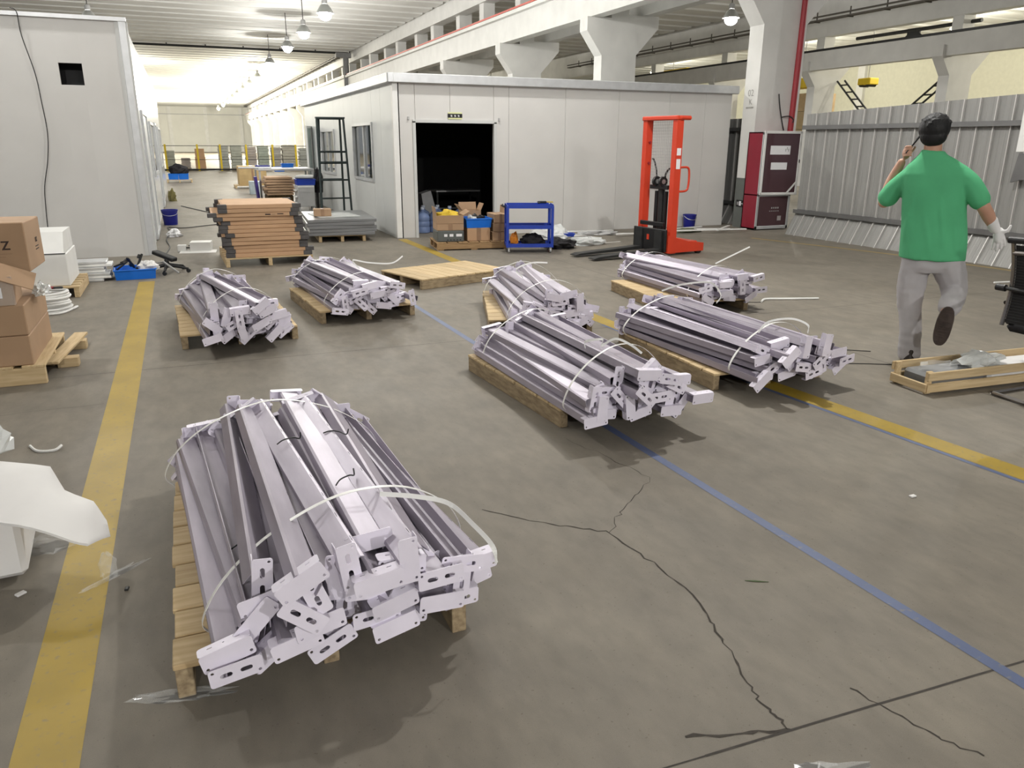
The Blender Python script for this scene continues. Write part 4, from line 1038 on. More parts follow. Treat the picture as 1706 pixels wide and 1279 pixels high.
# white frame pieces along the booth wall
def slat(label, a, b, w=.05, h=.022, z=0., m=None, name='frame_strip', group='white strips along the booth wall'):
    a = Vector((*a, 0)); b = Vector((*b, 0)); c = (a+b)/2; L_ = (b-a).length
    o = MB().box((0, 0, h/2), (L_, w, h), bev=.003).build(name, m or M_WHITE); place(o, (c.x, c.y, z), math.atan2(b.y-a.y, b.x-a.x)); return tag(o, label, 'strip', group)
LBL = 'white frame strip lying on the floor along the booth wall'
for i, (a, b) in enumerate((((6.1, 12.75), (8.0, 12.35)), ((6.3, 12.95), (7.4, 12.85)), ((7.95, 12.25), (9.8, 12.0)), ((8.2, 12.95), (9.85, 12.55)), ((8.0, 12.55), (9.4, 12.85)), ((9.15, 12.02), (9.88, 12.62)), ((6.0, 12.45), (7.2, 12.55)), ((7.1, 12.2), (7.9, 12.28)))): slat(LBL, a, b, z=.003+.0235*(i % 3))
heap('green_debris', 'olive cloth scrap under the white strips', 'cloth', (8.75, 12.45, 0), (.32, .18, .04), mat('olive_scrap', (.12, .13, .08), .9), 15, .5)
heap('grey_debris', 'grey film scrap under the white strips', 'plastic film', (6.9, 12.62, 0), (.4, .14, .05), M_GREYLT, 16, .6)
bucket('navy bucket standing by the booth wall behind the stacker', (9.27, 13.09, 0), .128, .26)
slat('thin white strip on the floor near the plastic film', (6.25, 11.45), (6.8, 11.55), .03, .004, group=None)
wire('floor_tube', 'bent white tube on the floor behind the strut bundles', [(5.52, 6.40, .012), (5.66, 6.50, .012), (5.86, 6.44, .012), (6.22, 6.32, .012)], .011, M_STRAP, 'tube')
wire('floor_wire', 'thin dark wire on the floor leading to the walking person', [(4.15, 4.9, .004), (4.6, 4.72, .004), (5.0, 4.45, .004)], .003)
wire('floor_wire', 'thin dark wire on the floor leading to the wooden crate', [(4.25, 4.33, .004), (4.6, 4.22, .004), (4.86, 4.08, .004)], .003)
wire('floor_wire', 'thin dark wire trailing from the struts before the stacker', [(5.0, 6.6, .004), (5.4, 6.45, .004), (5.52, 6.41, .004)], .003)
wire('white_mark_strip', 'short white plastic strip on the floor behind the person', [(9.0, 6.35, .006), (9.3, 6.3, .006), (9.6, 6.2, .006)], .012, M_STRAP, 'strip')
# small litter
wire('strap_scrap', 'curved scrap of white strap on the floor left of the yellow line', [(-.93, 4.62, .006), (-.88, 4.52, .006), (-.80, 4.50, .006), (-.765, 4.53, .02)], .008, M_STRAP, 'strap')
lf = tag(MB().prism([(-.04, 0), (0, .006), (.03, .002), (.05, 0), (.03, -.002), (0, -.004)], 0, .002, 'z').build('leaf_scrap', mat('green_leaf', (.06, .09, .03), .7)), 'small green leaf lying on the open floor', 'leaf'); place(lf, (1.86, 2.03, .001), R(-28))
for i, (x, y, s_, lab) in enumerate(((3.05, 2.35, .02, 'tiny pale chip beside the yellow line'), (-.72, 2.98, .022, 'pale chip on the floor next to the white foam block'), (-.36, 2.87, .014, 'small dark chip between yellow line and near pallet'))):
    o = MB().box((0, 0, .004), (s_*1.6, s_, .008), bev=.002).build('floor_chip', M_FOAM if i < 2 else M_DARKSTEEL); place(o, (x, y, 0), R(40*i)); tag(o, lab, 'chip')

# ---- foam sheet, block and film at the left edge
fs_ = MB(); nx, ny = 18, 10
L0 = [Vector(p) for p in ((-1.35, 3.52, .40), (-.99, 3.48, .395), (-.80, 3.41, .38), (-.61, 3.30, .36), (-.56, 3.21, .30), (-.46, 3.15, .25), (-.42, 3.09, .20))]
L1 = [Vector(p) for p in ((-1.3, 3.0, .40), (-.98, 2.98, .385), (-.80, 2.95, .365), (-.66, 2.88, .335), (-.53, 2.84, .285), (-.46, 2.86, .235), (-.405, 3.02, .175))]
def lerp_path(Pl, t):
    k = t*(len(Pl)-1); i = min(int(k), len(Pl)-2); return Pl[i].lerp(Pl[i+1], k-i)
vs = []
for s_ in (0, 1):
    for i in range(nx+1):
        for j in range(ny+1):
            p = lerp_path(L0, i/nx).lerp(lerp_path(L1, i/nx), j/ny); p = p+Vector((0, 0, .018*math.sin(j/ny*math.pi*1.3)+.006*math.sin(i*.9+j*.5)-(.010 if s_ else 0))); vs.append(p)
N_ = (nx+1)*(ny+1); ix = lambda i, j, s_=0: s_*N_+i*(ny+1)+j; fc = []
for i in range(nx):
    for j in range(ny): fc.append((ix(i, j), ix(i+1, j), ix(i+1, j+1), ix(i, j+1))); fc.append((ix(i, j, 1), ix(i, j+1, 1), ix(i+1, j+1, 1), ix(i+1, j, 1)))
for i in range(nx):
    for j in (0, ny): fc.append((ix(i, j), ix(i+1, j), ix(i+1, j, 1), ix(i, j, 1)))
for j in range(ny):
    for i in (0, nx): fc.append((ix(i, j), ix(i, j+1), ix(i, j+1, 1), ix(i, j, 1)))
fs_.add(vs, fc); tag(fs_.build('foam_sheet', M_FOAM, smooth=True), 'white foam sheet drooping over the foam block towards the yellow line', 'foam sheet')
fbk = thing('foam_block', 'white foam packing block standing under the drooping foam sheet', 'foam block', (-1.01, 3.27, 0), R(4))
MB().box((0, 0, .15), (.58, .42, .26), bev=.02).build('block', M_FOAM, fbk)
for k in range(4): MB().box((.18-.09*k, -.213, .13+.03*(k % 2)), (.05, .008, .03), bev=.003).build('bubble', M_FILMW, fbk)
heap('film_wad', 'clear film wad on top of the foam sheet', 'plastic film', (-.86, 3.52, .38), (.07, .10, .08), M_FILMW, 17, .6, 18, 10)
heap('film_wad', 'clear film scrap on the floor under the foam sheet', 'plastic film', (-.67, 3.33, 0), (.10, .07, .035), M_FILM, 18, .6, 18, 10)
heap('film_strip', 'twisted clear film strip lying across the yellow line', 'plastic film', (-.40, 3.0, 0), (.13, .014, .008), M_FILM, 19, .8, 20, 8, R(38))
heap('film_wad', 'clear film hanging at the foam sheet tip', 'plastic film', (-.43, 3.0, .0), (.03, .03, .07), M_FILM, 20, .6, 14, 8)
heap('film_strip', 'clear film strip on the floor at the pallet corner', 'plastic film', (-.17, 2.17, 0), (.13, .025, .006), M_FILM, 21, .8, 20, 8, R(-14))
heap('film_strip', 'clear film piece lying near the floor joint', 'plastic film', (1.40, 1.20, 0), (.10, .035, .003), M_FILM, 22, .8, 22, 8, R(-12))
# ================================================================ red stacker
sk = thing('pallet_stacker', 'red hand pallet stacker with black carriage and forks', 'stacker', (6.60, 10.14, 0), R(8))
for y in (-.33, .33):
    mb = MB(); prof = [(-.06, -.045), (.06, -.045), (.06, -.02), (-.02, -.02), (-.02, .02), (.06, .02), (.06, .045), (-.06, .045)]
    mb.prism(prof, .03, 1.94, 'z', Matrix.Translation((0, y, 0))); m_ = mb.build('mast', M_RED, sk)
    for k in range(2): MB().box((.0, y-.047, 1.32+.17*k), (.075, .003, .14-.04*k)).build('label_sticker', M_PAPER, m_) if y < 0 else None
MB().box((0, 0, 1.955), (.16, .78, .06), bev=.012).build('top_beam', M_RED, sk)
MB().box((.08, -.36, 1.955), (.22, .10, .06), bev=.02).build('top_hook', M_RED, sk)
MB().box((.02, 0, .30), (.10, .62, .10)).build('lower_cross_member', M_RED, sk)
for y in (-.33, .33):
    MB().prism([(-.1, .04), (.62, .04), (.62, .16), (.30, .20), (-.1, .30)], y-.05, y+.05, 'y').build('base_leg', M_RED, sk)
    MB().cyl((.55, y-.03, .055), (.55, y+.03, .055), .055, None, 18).build('rear_wheel', M_BLACK, sk, True)
    MB().cyl((-.35, y-.03, .04), (-.35, y+.03, .04), .04, None, 16).build('front_roller', M_DARKSTEEL, sk, True)
MB().box((.40, 0, .13), (.30, .66, .12), bev=.02).build('chassis', M_RED, sk)
ca = MB().box((-.13, 0, .22), (.04, .74, .33), bev=.01).build('carriage', M_BLACK, sk)
for k, y in enumerate((-.17, .02, .2)): MB().box((-.153, y, .23+.02*k), (.004, .05, .10-.02*k)).build('decal', M_PAPER if k != 1 else M_RED, ca)
MB().box((-.10, 0, .45), (.05, .52, .06), bev=.006).build('carriage_bar', M_BLACK, sk)
for y in (-.225, .225):
    MB().prism([(-.13, .12), (-.13, .36), (-.17, .36), (-.18, .10), (-1.30, .055), (-1.38, .035), (-1.38, .025), (-.13, .05)], y-.08, y+.08, 'y').build('fork', M_DARKSTEEL, sk)
for y in (-.10, .10):
    MB().cyl((.05, y, .12), (.05, y, .92), .035, None, 14).build('lift_ram', M_BLACK, sk, True)
MB().cyl((.05, 0, .1), (.05, 0, 1.02), .05, None, 16).build('hydraulic_cylinder', M_DARKSTEEL, sk, True)
for y in (-.07, .07):
    w_ = MB().cyl((.0, y-.02, 1.06), (.0, y+.02, 1.06), .075, None, 18).build('chain_wheel', M_BLACK, sk, True)
    MB().cyl((.0, y-.024, 1.06), (.0, y+.024, 1.06), .035, None, 14).build('wheel_hub', M_STEEL, w_, True)
MB().box((.02, 0, .98), (.08, .40, .06), bev=.006).build('ram_yoke', M_BLACK, sk)
MB().tube(smooth_path([(.1, .16, .95), (.1, .2, 1.2), (.1, .27, 1.36), (.1, .31, 1.38)], 6), .012, 8).build('hose', M_BLACK, sk, True)
MB().tube(smooth_path([(.1, .02, 1.0), (.1, -.02, 1.18), (.1, -.12, 1.25), (.1, -.24, 1.18), (.1, -.26, .95)], 6), .015, 8).build('hose', M_BLACK, sk, True)
gm = MB()
for k in range(15): gm.box((.05, -.28+.04*k, 1.42), (.003, .003, 1.0))
for k in range(24): gm.box((.05, 0, .94+.042*k), (.003, .58, .003))
gm.build('mesh_guard', M_GREYLT, sk)
for z_ in (1.32, 1.62): MB().cyl((.0, .26, z_), (.0, .31, z_), .018, None, 10).build('stud', M_REDPIPE, sk, True)
MB().tube(smooth_path([(.06, -.34, 1.27), (.20, -.36, 1.27), (.24, -.36, 1.20), (.24, -.36, 1.02), (.20, -.36, .94), (.06, -.34, .93)], 6), .016, 10).build('grab_handle', M_RED, sk, True)

# ================================================================ fire cabinet, pipe, column details
fc_ = thing('fire_cabinet', 'crimson fire hose cabinet with two glazed doors at the column', 'cabinet', (10.55, 12.40, .02), R(0))
mb = MB()
for c_, s_ in (((-.39, 0, .90), (.02, .40, 1.80)), ((.39, 0, .90), (.02, .40, 1.80)), ((0, .19, .90), (.80, .02, 1.80)), ((0, 0, .01), (.80, .40, .02)), ((0, 0, 1.79), (.80, .40, .02)), ((0, 0, .645), (.80, .40, .02))): mb.box(c_, s_)
mb.build('case', M_CRIMSON, fc_)
mb = MB()
for c_, s_ in (((-.375, -.205, .90), (.05, .02, 1.80)), ((.375, -.205, .90), (.05, .02, 1.80)), ((0, -.205, .03), (.80, .02, .06)), ((0, -.205, 1.775), (.80, .02, .05)), ((0, -.205, .65), (.80, .02, .06))): mb.box(c_, s_, bev=.004)
mb.build('front_frame', M_ALU, fc_)
M_DGL = mat('dark_reddish_glass', (.085, .045, .052), .08, var=.05, spec=.6)
MB().box((0, -.20, .34), (.70, .008, .56)).build('lower_pane', M_DGL, fc_)
for k in range(4): MB().box((-.02+.05*k, -.2055, .40), (.025, .002, .03)).build('lettering_mark', M_GREYLT, fc_)
for k in range(5): MB().box((-.06+.05*k, -.2055, .34), (.03, .002, .012)).build('lettering_mark', M_GREYLT, fc_)
MB().box((.18, -.2055, .20), (.09, .002, .09)).build('sticker', mat('dull_sticker', (.42, .38, .38), .6), fc_)
dr_ = MB()
for c_, s_ in (((.025, 0, .58), (.045, .025, 1.16)), ((.775, 0, .58), (.045, .025, 1.16)), ((.40, 0, .02), (.80, .025, .045)), ((.40, 0, 1.14), (.80, .025, .045))): dr_.box(c_, s_, bev=.004)
dr_.box((.66, -.012, .12), (.30, .012, .03), rot=(0, R(-48), 0))
do = dr_.build('door_leaf', M_WHITE, fc_); do.location = (-.39, -.235, .655); do.rotation_euler = (0, 0, R(-9))
MB().box((.40, 0, .58), (.72, .008, 1.10)).build('pane', M_DGL, do)
MB().box((.36, -.008, .82), (.42, .004, .16)).build('paper_notice', M_PAPER, do); MB().box((.36, -.008, .53), (.34, .004, .13)).build('paper_notice', M_PAPER, do)
for k in range(3): MB().box((.47+.03*k, -.0105, .82+.03*(k % 2)), (.018, .001, .05)).build('printed_figure', M_GREYLT, do)
MB().box((.78, -.02, .62), (.012, .02, .06)).build('handle', M_DARKSTEEL, do)
pp = MB(); pp.tube([(11.07, 12.525, 1.83), (11.14, 12.525, 6.9)], .055, 14); tag(pp.build('red_pipe', M_REDPIPE, smooth=True), 'dark red vertical pipe running down the column to the cabinet', 'pipe')
wire('loose_wire', 'thin dark wire sticking out in front of the column', [(10.72, 12.54, 2.52), (10.76, 12.53, 2.3), (10.84, 12.53, 2.05), (10.92, 12.54, 1.86)], .011)
wire('loose_wire', 'grey wire looped between the column and the red pipe', [(10.86, 12.58, 2.10), (10.98, 12.5, 2.12), (11.06, 12.46, 2.06), (11.05, 12.46, 2.0)], .011)
ex = thing('exit_sign', 'small black emergency exit sign low on the grey column base', 'sign', (10.243, 12.79, .47), R(-90)); MB().box((0, 0, 0), (.25, .016, .13), bev=.004).build('board', M_BLACK, ex)
MB().box((0, -.009, 0), (.06, .002, .09)).build('door_symbol', M_PAPER, ex); MB().box((.07, -.009, 0), (.05, .002, .015)).prism([(.085, -.028), (.112, 0), (.085, .028)], -.010, -.008, 'y').build('arrow', M_PAPER, ex)
for k in range(2): MB().box((-.085+.03*k, -.009, 0), (.018, .002, .06)).build('character', M_GREYLT, ex)
cs_ = thing('column_number', 'faint grey stencilled number high on the white column', 'marking', (10.257, 12.79, 2.47), R(-90))
M_STEN = mat('faded_stencil', (.36, .355, .33), .8, var=.2, scale=20)
writing('02', .17, M_STEN, cs_, (0, 0, .06), (R(90), 0, 0)); writing('K', .14, M_STEN, cs_, (.01, 0, -.10), (R(90), 0, 0)); MB().box((0, 0, -.20), (.22, .003, .03)).build('underline', M_STEN, cs_)
nb = thing('notice_board', 'white notice panel fixed to the corrugated fence', 'notice', (10.36, 6.60, 1.53), 0); MB().box((0, 0, .30), (.03, 1.50, .62), bev=.004).build('board', M_WHITE, nb); MB().box((-.017, .60, .34), (.002, .10, .03)).box((-.017, .58, .27), (.002, .12, .02)).build('printed_lines', M_INK, nb)
MB().box((.03, 0, .3), (.06, .05, .05)).build('bracket', M_FENCERAIL, nb)
dp = tag(MB().prism([(5.9, 1.5), (7.32, 1.5), (7.37, 1.12), (7.24, 1.16), (5.9, 1.2)], 10.37, 10.40, 'x').build('hanging_sheet', M_FENCERAIL), 'dark grey sheet hanging below the notice panel', 'sheet')
# ================================================================ bay cranes and braces
for i, (y0, y1, z0, z1, lab) in enumerate(((37.9, 41.2, 5.12, 5.56, 'yellow crane carriage seen past the column beyond the booth roof'), (27.75, 30.6, 3.98, 4.42, 'yellow crane carriage with a black character above the fence'), (25.1, 25.75, 3.92, 4.18, 'small yellow crane trolley between the ladder braces'))):
    t = thing('crane_carriage', lab, 'crane', (26.2, (y0+y1)/2, z0)); MB().box((0, 0, (z1-z0)/2), (.5, y1-y0, z1-z0), bev=.03).build('beam', M_YELLOW, t)
    for yy_ in (y0+.15, y1-.15): MB().cyl((-.2, yy_-(y0+y1)/2, .02), (.2, yy_-(y0+y1)/2, .02), .10, None, 14).build('wheel', M_DARKSTEEL, t, True)
    MB().tube([(0, 0, (z1-z0)/2), (0, 0, 6.93-z0)], .02, 6).build('hanger', M_GREYLT, t)
    if i == 1: writing('乐', .40, M_INK, t, (-.253, -.75, .22), (R(90), 0, R(-90)))
for i, (ya, yb) in enumerate(((24.75, 23.2), (19.40, 21.2))):
    t = thing('brace_ladder', ['dark ladder-like brace sloping down from the far column', 'dark ladder-like brace rising to the farther column'][i], 'brace', (23.925, 0, 0))
    for dy in (0, .42): MB().tube([(0, ya+dy*(1 if i else -1)*.9, 3.95), (0, yb+dy*(1 if i else -1)*.9, 2.6)], .035, 6).build('side_bar', M_DARKSTEEL, t)
    for k in range(5):
        f = .12+.2*k; y = ya+(yb-ya)*f; z_ = 3.95-1.35*f; MB().tube([(0, y, z_), (0, y+(.38 if i else -.38), z_)], .03, 6).build('rung', M_DARKSTEEL, t)
br = thing('crane_bracing', 'black horizontal bracing in the clerestory of the neighbouring bay', 'brace', (23.5, 0, 0)); MB().tube([(0, 18.6, 5.32), (0, 23.6, 5.32)], .06, 8).build('rail', M_DARKSTEEL, br); MB().box((0, 21.1, 5.25), (.06, .5, .26)).build('gusset', M_DARKSTEEL, br)
for s_ in (-1, 1): MB().tube([(0, 21.1+.2*s_, 5.2), (0, 21.1+.55*s_, 4.95)], .035, 6).build('strut', M_DARKSTEEL, br)
for i, (y, z0) in enumerate(((28.55, 0), (23.3, 0))):
    for k in range(5 if i == 0 else 4): carton('stacked tan carton in the pile rising beyond the corrugated fence', (26.3, y, (.75, .70)[i]*k), (1.4, 1.3, .74 if i == 0 else .69), 0, m=mat('tan_rack_box_%d%d' % (i, k), (.34+.02*k, .30, .17), .8), tape=False, group='cartons piled beyond the fence')

# ================================================================ wooden crate with slabs
wcr = thing('wooden_crate', 'low open slatted wooden crate holding foam and grey slabs', 'crate', (5.16, 3.565, 0), R(-4))
CL, CW2 = 1.42, .31
for y in (-1, 1):
    for zc_ in (.045, .125): MB().box((0, y*CW2/2, zc_), (CL, .02, .058), bev=.003).build('side_slat', M_WOODX, wcr)
    for x in (-1, 1): MB().box((x*(CL/2-.03), y*(CW2/2-.022), .08), (.045, .022, .155), bev=.003).build('corner_post', M_WOODY, wcr)
for x in (-1, 1): MB().box((x*CL/2, 0, .045), (.02, CW2, .058), bev=.003).build('end_slat', M_WOODY, wcr)
for k in range(4): MB().box((-.52+.35*k, 0, .012), (.10, CW2-.03, .012)).build('floor_board', M_WOODY, wcr)
rot = Matrix.Rotation(R(-4), 4, 'Z'); W_ = lambda x, y, z: tuple(Matrix.Translation((5.16, 3.565, 0)) @ rot @ Vector((x, y, z)))
for i, (x, l, lab) in enumerate(((-.40, .50, 'grey moulded slab at the open end of the wooden crate'), (.28, .80, 'pale foam board filling the wooden crate'))):
    o = MB().box((0, 0, .05), (l, CW2-.07, .10), bev=.02).build('crate_slab', M_GREYP if i == 0 else M_FOAM); place(o, W_(x, 0, .02), R(-4)); tag(o, lab, 'slab')
heap('crate_film', 'crumpled clear film sticking up out of the wooden crate', 'plastic film', W_(-.10, 0, .125), (.17, .10, .06), M_FILMW, 31, .7, 20, 10)
heap('crate_film', 'clear film over the grey slab in the crate', 'plastic film', W_(-.46, .02, .118), (.14, .08, .03), M_FILM, 33, .6, 18, 9)

# ================================================================ office chair (only its rear edge is in the frame)
ch = thing('office_chair', 'black mesh office chair with a dark chrome sled base', 'chair', (5.12, 3.08, 0), 0)
bm_ = MB()
def back_pt(y, z):
    zz = (z-.50)/.52
    return (-.26+.045*math.sin(zz*3.0)-.05*zz+.018*math.cos(y*6)-.012, y, z)
nz_, ny_ = 14, 10; vs = []
for off in (0, .008):
    for i in range(nz_+1):
        for j in range(ny_+1):
            p = back_pt(-.22+.44*j/ny_, .50+.50*i/nz_); vs.append((p[0]+off, p[1], p[2]))
A_ = (nz_+1)*(ny_+1); q_ = lambda i, j, s=0: s*A_+i*(ny_+1)+j; fc = []
for i in range(nz_):
    for j in range(ny_): fc += [(q_(i, j), q_(i, j+1), q_(i+1, j+1), q_(i+1, j)), (q_(i, j, 1), q_(i+1, j, 1), q_(i+1, j+1, 1), q_(i, j+1, 1))]
for i in range(nz_):
    for j in (0, ny_): fc.append((q_(i, j), q_(i+1, j), q_(i+1, j, 1), q_(i, j, 1)))
for j in range(ny_):
    for i in (0, nz_): fc.append((q_(i, j), q_(i, j+1), q_(i, j+1, 1), q_(i, j, 1)))
bm_.add(vs, fc); bk_ = bm_.build('backrest', M_MESH, ch, True)
rb = MB()
for k in range(26): 
    z_ = .52+.018*k; rb.tube([Vector(back_pt(-.22+.44*j/6, z_))+Vector((-.003, 0, 0)) for j in range(7)], .0025, 5)
rb.build('mesh_ribs', M_DARKSTEEL, bk_)
for y in (-.235, .235): MB().tube([back_pt(y, .48+.055*k) for k in range(11)], .014, 8).build('back_frame', M_CHROME, ch, True)
MB().tube([back_pt(-.24, 1.03), back_pt(0, 1.04), back_pt(.26, 1.03)], .022, 10).build('top_rail', M_BLACK, ch, True)
MB().tube([back_pt(-.235, .95), back_pt(0, .96), back_pt(.235, .95)], .016, 8).build('chrome_bar', M_CHROME, ch, True)
MB().tube([(-.28, -.2, .72), (-.28, .27, .72)], .012, 8).build('lumbar_bar', M_BLACK, ch, True); MB().cyl((-.28, .25, .72), (-.28, .31, .72), .022, None, 12).build('lumbar_knob', M_BLACK, ch, True)
MB().box((.0, 0, .47), (.50, .46, .06), bev=.025).build('seat', M_BLACKCLOTH, ch)
for y in (-.22, .22): MB().tube(smooth_path([(-.24, y, .50), (.18, y, .44), (.25, y, .40), (.24, y, .12), (.20, y, .028), (.10, y, .016), (-.22, y, .016), (-.25, y*.96, .016)], 5), .014, 8).build('sled_leg', M_CHROME, ch, True)
MB().tube([(-.25, -.215, .016), (-.265, 0, .016), (-.25, .215, .016)], .014, 8).build('sled_bar', M_CHROME, ch, True)
for y in (-.26, .26): MB().tube(smooth_path([(-.24, y, .62), (0, y, .68), (.16, y, .66), (.18, y, .5)], 5), .014, 8).build('armrest', M_BLACK, ch, True)

# ================================================================ person
def voxel(mb, size, smooth=4, fac=.5):
    me = mb.mesh('tmp', M_SKIN); ob = bpy.data.objects.new('tmp', me); COL.objects.link(ob)
    m1 = ob.modifiers.new('r', 'REMESH'); m1.mode = 'VOXEL'; m1.voxel_size = size
    m2 = ob.modifiers.new('s', 'SMOOTH'); m2.factor = fac; m2.iterations = smooth
    out = bpy.data.meshes.new_from_object(ob.evaluated_get(bpy.context.evaluated_depsgraph_get()))
    bpy.data.objects.remove(ob, do_unlink=True); bpy.data.meshes.remove(me)
    out.polygons.foreach_set('use_smooth', [True]*len(out.polygons)); return out
def limb(mb, pts, rr, n=14):
    P_ = smooth_path(pts, 5); k = 5; R_ = []
    for i in range(len(pts)-1):
        for j in range(k): R_.append(rr[i]+(rr[i+1]-rr[i])*j/k)
    R_.append(rr[-1]); mb.tube(P_, R_, n)
    for p, r in ((pts[0], rr[0]), (pts[-1], rr[-1])): mb.ell(p, (r, r, r), n, 8)
def loft(mb, secs, n=28, p=2.4):
    vs = []
    for (cx_, cy_, z_, a, b) in secs:
        for k in range(n):
            t = 2*math.pi*k/n; c_, s_ = math.cos(t), math.sin(t)
            vs.append((cx_+a*math.copysign(abs(c_)**(2/p), c_), cy_+b*math.copysign(abs(s_)**(2/p), s_), z_))
    m = len(secs); fs = [(i*n+k, i*n+(k+1) % n, (i+1)*n+(k+1) % n, (i+1)*n+k) for i in range(m-1) for k in range(n)]
    fs += [tuple(range(n))[::-1], tuple(range((m-1)*n, m*n))]; mb.add(vs, fs)
def part_mesh(name, me, m, parent):
    me.materials.clear(); me.materials.append(m); me.name = name; return link(name, me, parent)
MAN = thing('person', 'person in green t-shirt and grey trousers walking away while phoning', 'person', (5.05, 4.12, 0), R(-50.79))
HC = Vector((-.082, .02, 1.695))
# --- body: one continuous skin surface
b = MB()
b.ell(HC, (.078, .096, .115), 20, 14); b.ell(HC+Vector((0, .035, -.055)), (.062, .068, .066), 16, 10)
b.ell(HC+Vector((0, .112, -.022)), (.015, .022, .020), 10, 8); b.ell(HC+Vector((0, .106, .002)), (.011, .014, .03), 10, 8)
for s_ in (-1, 1):
    b.ell(HC+Vector((s_*.080, -.002, -.012)), (.013, .022, .034), 10, 8); b.ell(HC+Vector((s_*.036, .080, .012)), (.024, .018, .012), 10, 8)
b.ell(HC+Vector((0, .098, -.058)), (.026, .012, .008), 10, 6); b.ell(HC+Vector((0, .094, -.072)), (.022, .012, .008), 10, 6)
limb(b, [(-.068, -.01, 1.46), (-.072, -.005, 1.55), (-.078, .01, 1.63)], [.066, .060, .058])
loft(b, [(0.03, 0, .80, .15, .10), (.015, 0, .95, .15, .10), (0, 0, 1.15, .155, .10), (-.02, 0, 1.32, .165, .10), (-.035, 0, 1.42, .16, .09), (-.05, 0, 1.48, .08, .07)])
SL, EL, WL_ = (-.185, -.005, 1.37), (-.345, .09, 1.185), (-.268, .10, 1.475)
SR, ER, WR_ = (.118, -.005, 1.375), (.300, -.05, 1.190), (.384, .03, 1.055)
limb(b, [SL, tuple((Vector(SL)+Vector(EL))/2), EL], [.046, .045, .041]); limb(b, [EL, (-.318, .115, 1.33), WL_], [.043, .042, .029])
limb(b, [SR, tuple((Vector(SR)+Vector(ER))/2), ER], [.046, .046, .043]); limb(b, [ER, (.345, -.01, 1.12), WR_], [.045, .044, .031])
limb(b, [(-.05, 0, .84), (-.052, .03, .46), (-.008, 0, .08)], [.08, .055, .04]); limb(b, [(.12, 0, .84), (.205, .07, .53), (.186, -.27, .46)], [.08, .055, .042])
# left hand closed round the phone
HL = Vector((-.242, .085, 1.545))
b.ell(HL, (.030, .036, .046), 14, 10)
for k in range(4):
    z_ = 1.575-.021*k; ln = (.94, 1.05, 1., .82)[k]
    limb(b, [(-.252, .055, z_), (-.250, .025*1+.012*(1-ln), z_+.012), (-.228, .004*ln, z_+.016), (-.206, .008, z_+.014)], [.0095, .009, .0085, .0075], 8)
limb(b, [(-.235, .10, 1.53), (-.210, .085, 1.555), (-.192, .066, 1.585)], [.012, .0105, .009], 8)
bo = part_mesh('body', voxel(b, .0058, 3), M_SKIN, MAN); bo.modifiers.clear()
# --- eyes, brows
for s_ in (-1, 1):
    e = MB().ell(HC+Vector((s_*.034, .089, .006)), (.011, .009, .008), 12, 8).build('eye', M_PAPER, MAN, True)
    MB().ell(HC+Vector((s_*.034, .097, .006)), (.004, .003, .004), 8, 6).build('iris', M_BLACK, e, True)
    MB().ell(HC+Vector((s_*.036, .094, .028)), (.018, .005, .004), 10, 6).build('eyebrow', M_HAIR, MAN, True)
# --- hair
h = MB(); h.ell(HC+Vector((-.002, -.022, .020)), (.103, .104, .104), 22, 16); h.ell(HC+Vector((0, -.055, -.035)), (.088, .062, .072), 18, 12); h.ell(HC+Vector((0, .03, .075)), (.085, .085, .050), 18, 12)
r = random.Random(5)
for k in range(110):
    a = r.uniform(0, 2*math.pi); t = r.uniform(.0, 1.15); d_ = Vector((math.sin(t)*math.cos(a), math.sin(t)*math.sin(a), math.cos(t)))
    p0 = HC+Vector((0, -.02, .02))+Vector((d_.x*.092, d_.y*.092, d_.z*.094)); sw = Vector((r.uniform(-.016, .016), -.012, r.uniform(-.02, .002)))
    h.tube([p0, p0+d_*.006+sw*.6, p0+d_*.003+sw*1.6], [.011, .009, .004], 6)
hm = voxel(h, .0055, 1, .4); ho = part_mesh('hair', hm, M_HAIR, MAN)
# --- t-shirt
s = MB()
loft(s, [(.032, -.005, .795, .222, .148), (.031, -.005, .80, .222, .148), (.024, -.004, .92, .216, .142), (.008, 0, 1.06, .212, .138), (-.014, 0, 1.20, .210, .136), (-.028, .0, 1.32, .213, .133), (-.036, 0, 1.40, .214, .120), (-.042, 0, 1.455, .190, .102), (-.052, 0, 1.505, .135, .086), (-.062, 0, 1.54, .088, .076), (-.068, -.002, 1.565, .074, .070)])
limb(s, [(-.178, 0, 1.395), (-.262, .035, 1.315), (-.322, .07, 1.225)], [.072, .070, .072]); limb(s, [(.108, 0, 1.400), (.200, -.022, 1.335), (.270, -.040, 1.235)], [.074, .070, .070])
sm = voxel(s, .010, 5)
for v in sm.vertices:
    p = v.co; w_ = .010*noise.noise(Vector((p.x*8+p.z*3.6, p.y*7, p.z*2.6)))+.009*math.sin((p.x*.9+p.z*.33)*38)*max(0, 1-abs(p.z-1.0)/.35)*(.3+.7*noise.noise(p*5))
    if p.y < 0.02:
        for xa, za, sl, am in ((.02, 1.28, .20, .011), (-.07, 1.16, .26, .009), (.12, 1.22, .16, .008), (-.13, 1.36, -.10, .006)):
            if .84 < p.z < za: w_ += am*math.exp(-((p.x-(xa+(za-p.z)*sl))/.016)**2)*min(1, (za-p.z)*8)*min(1, (p.z-.84)*8)
    nrm = v.normal; v.co = p+nrm*max(w_, -.004)
so = part_mesh('t_shirt', sm, M_SHIRT, MAN)
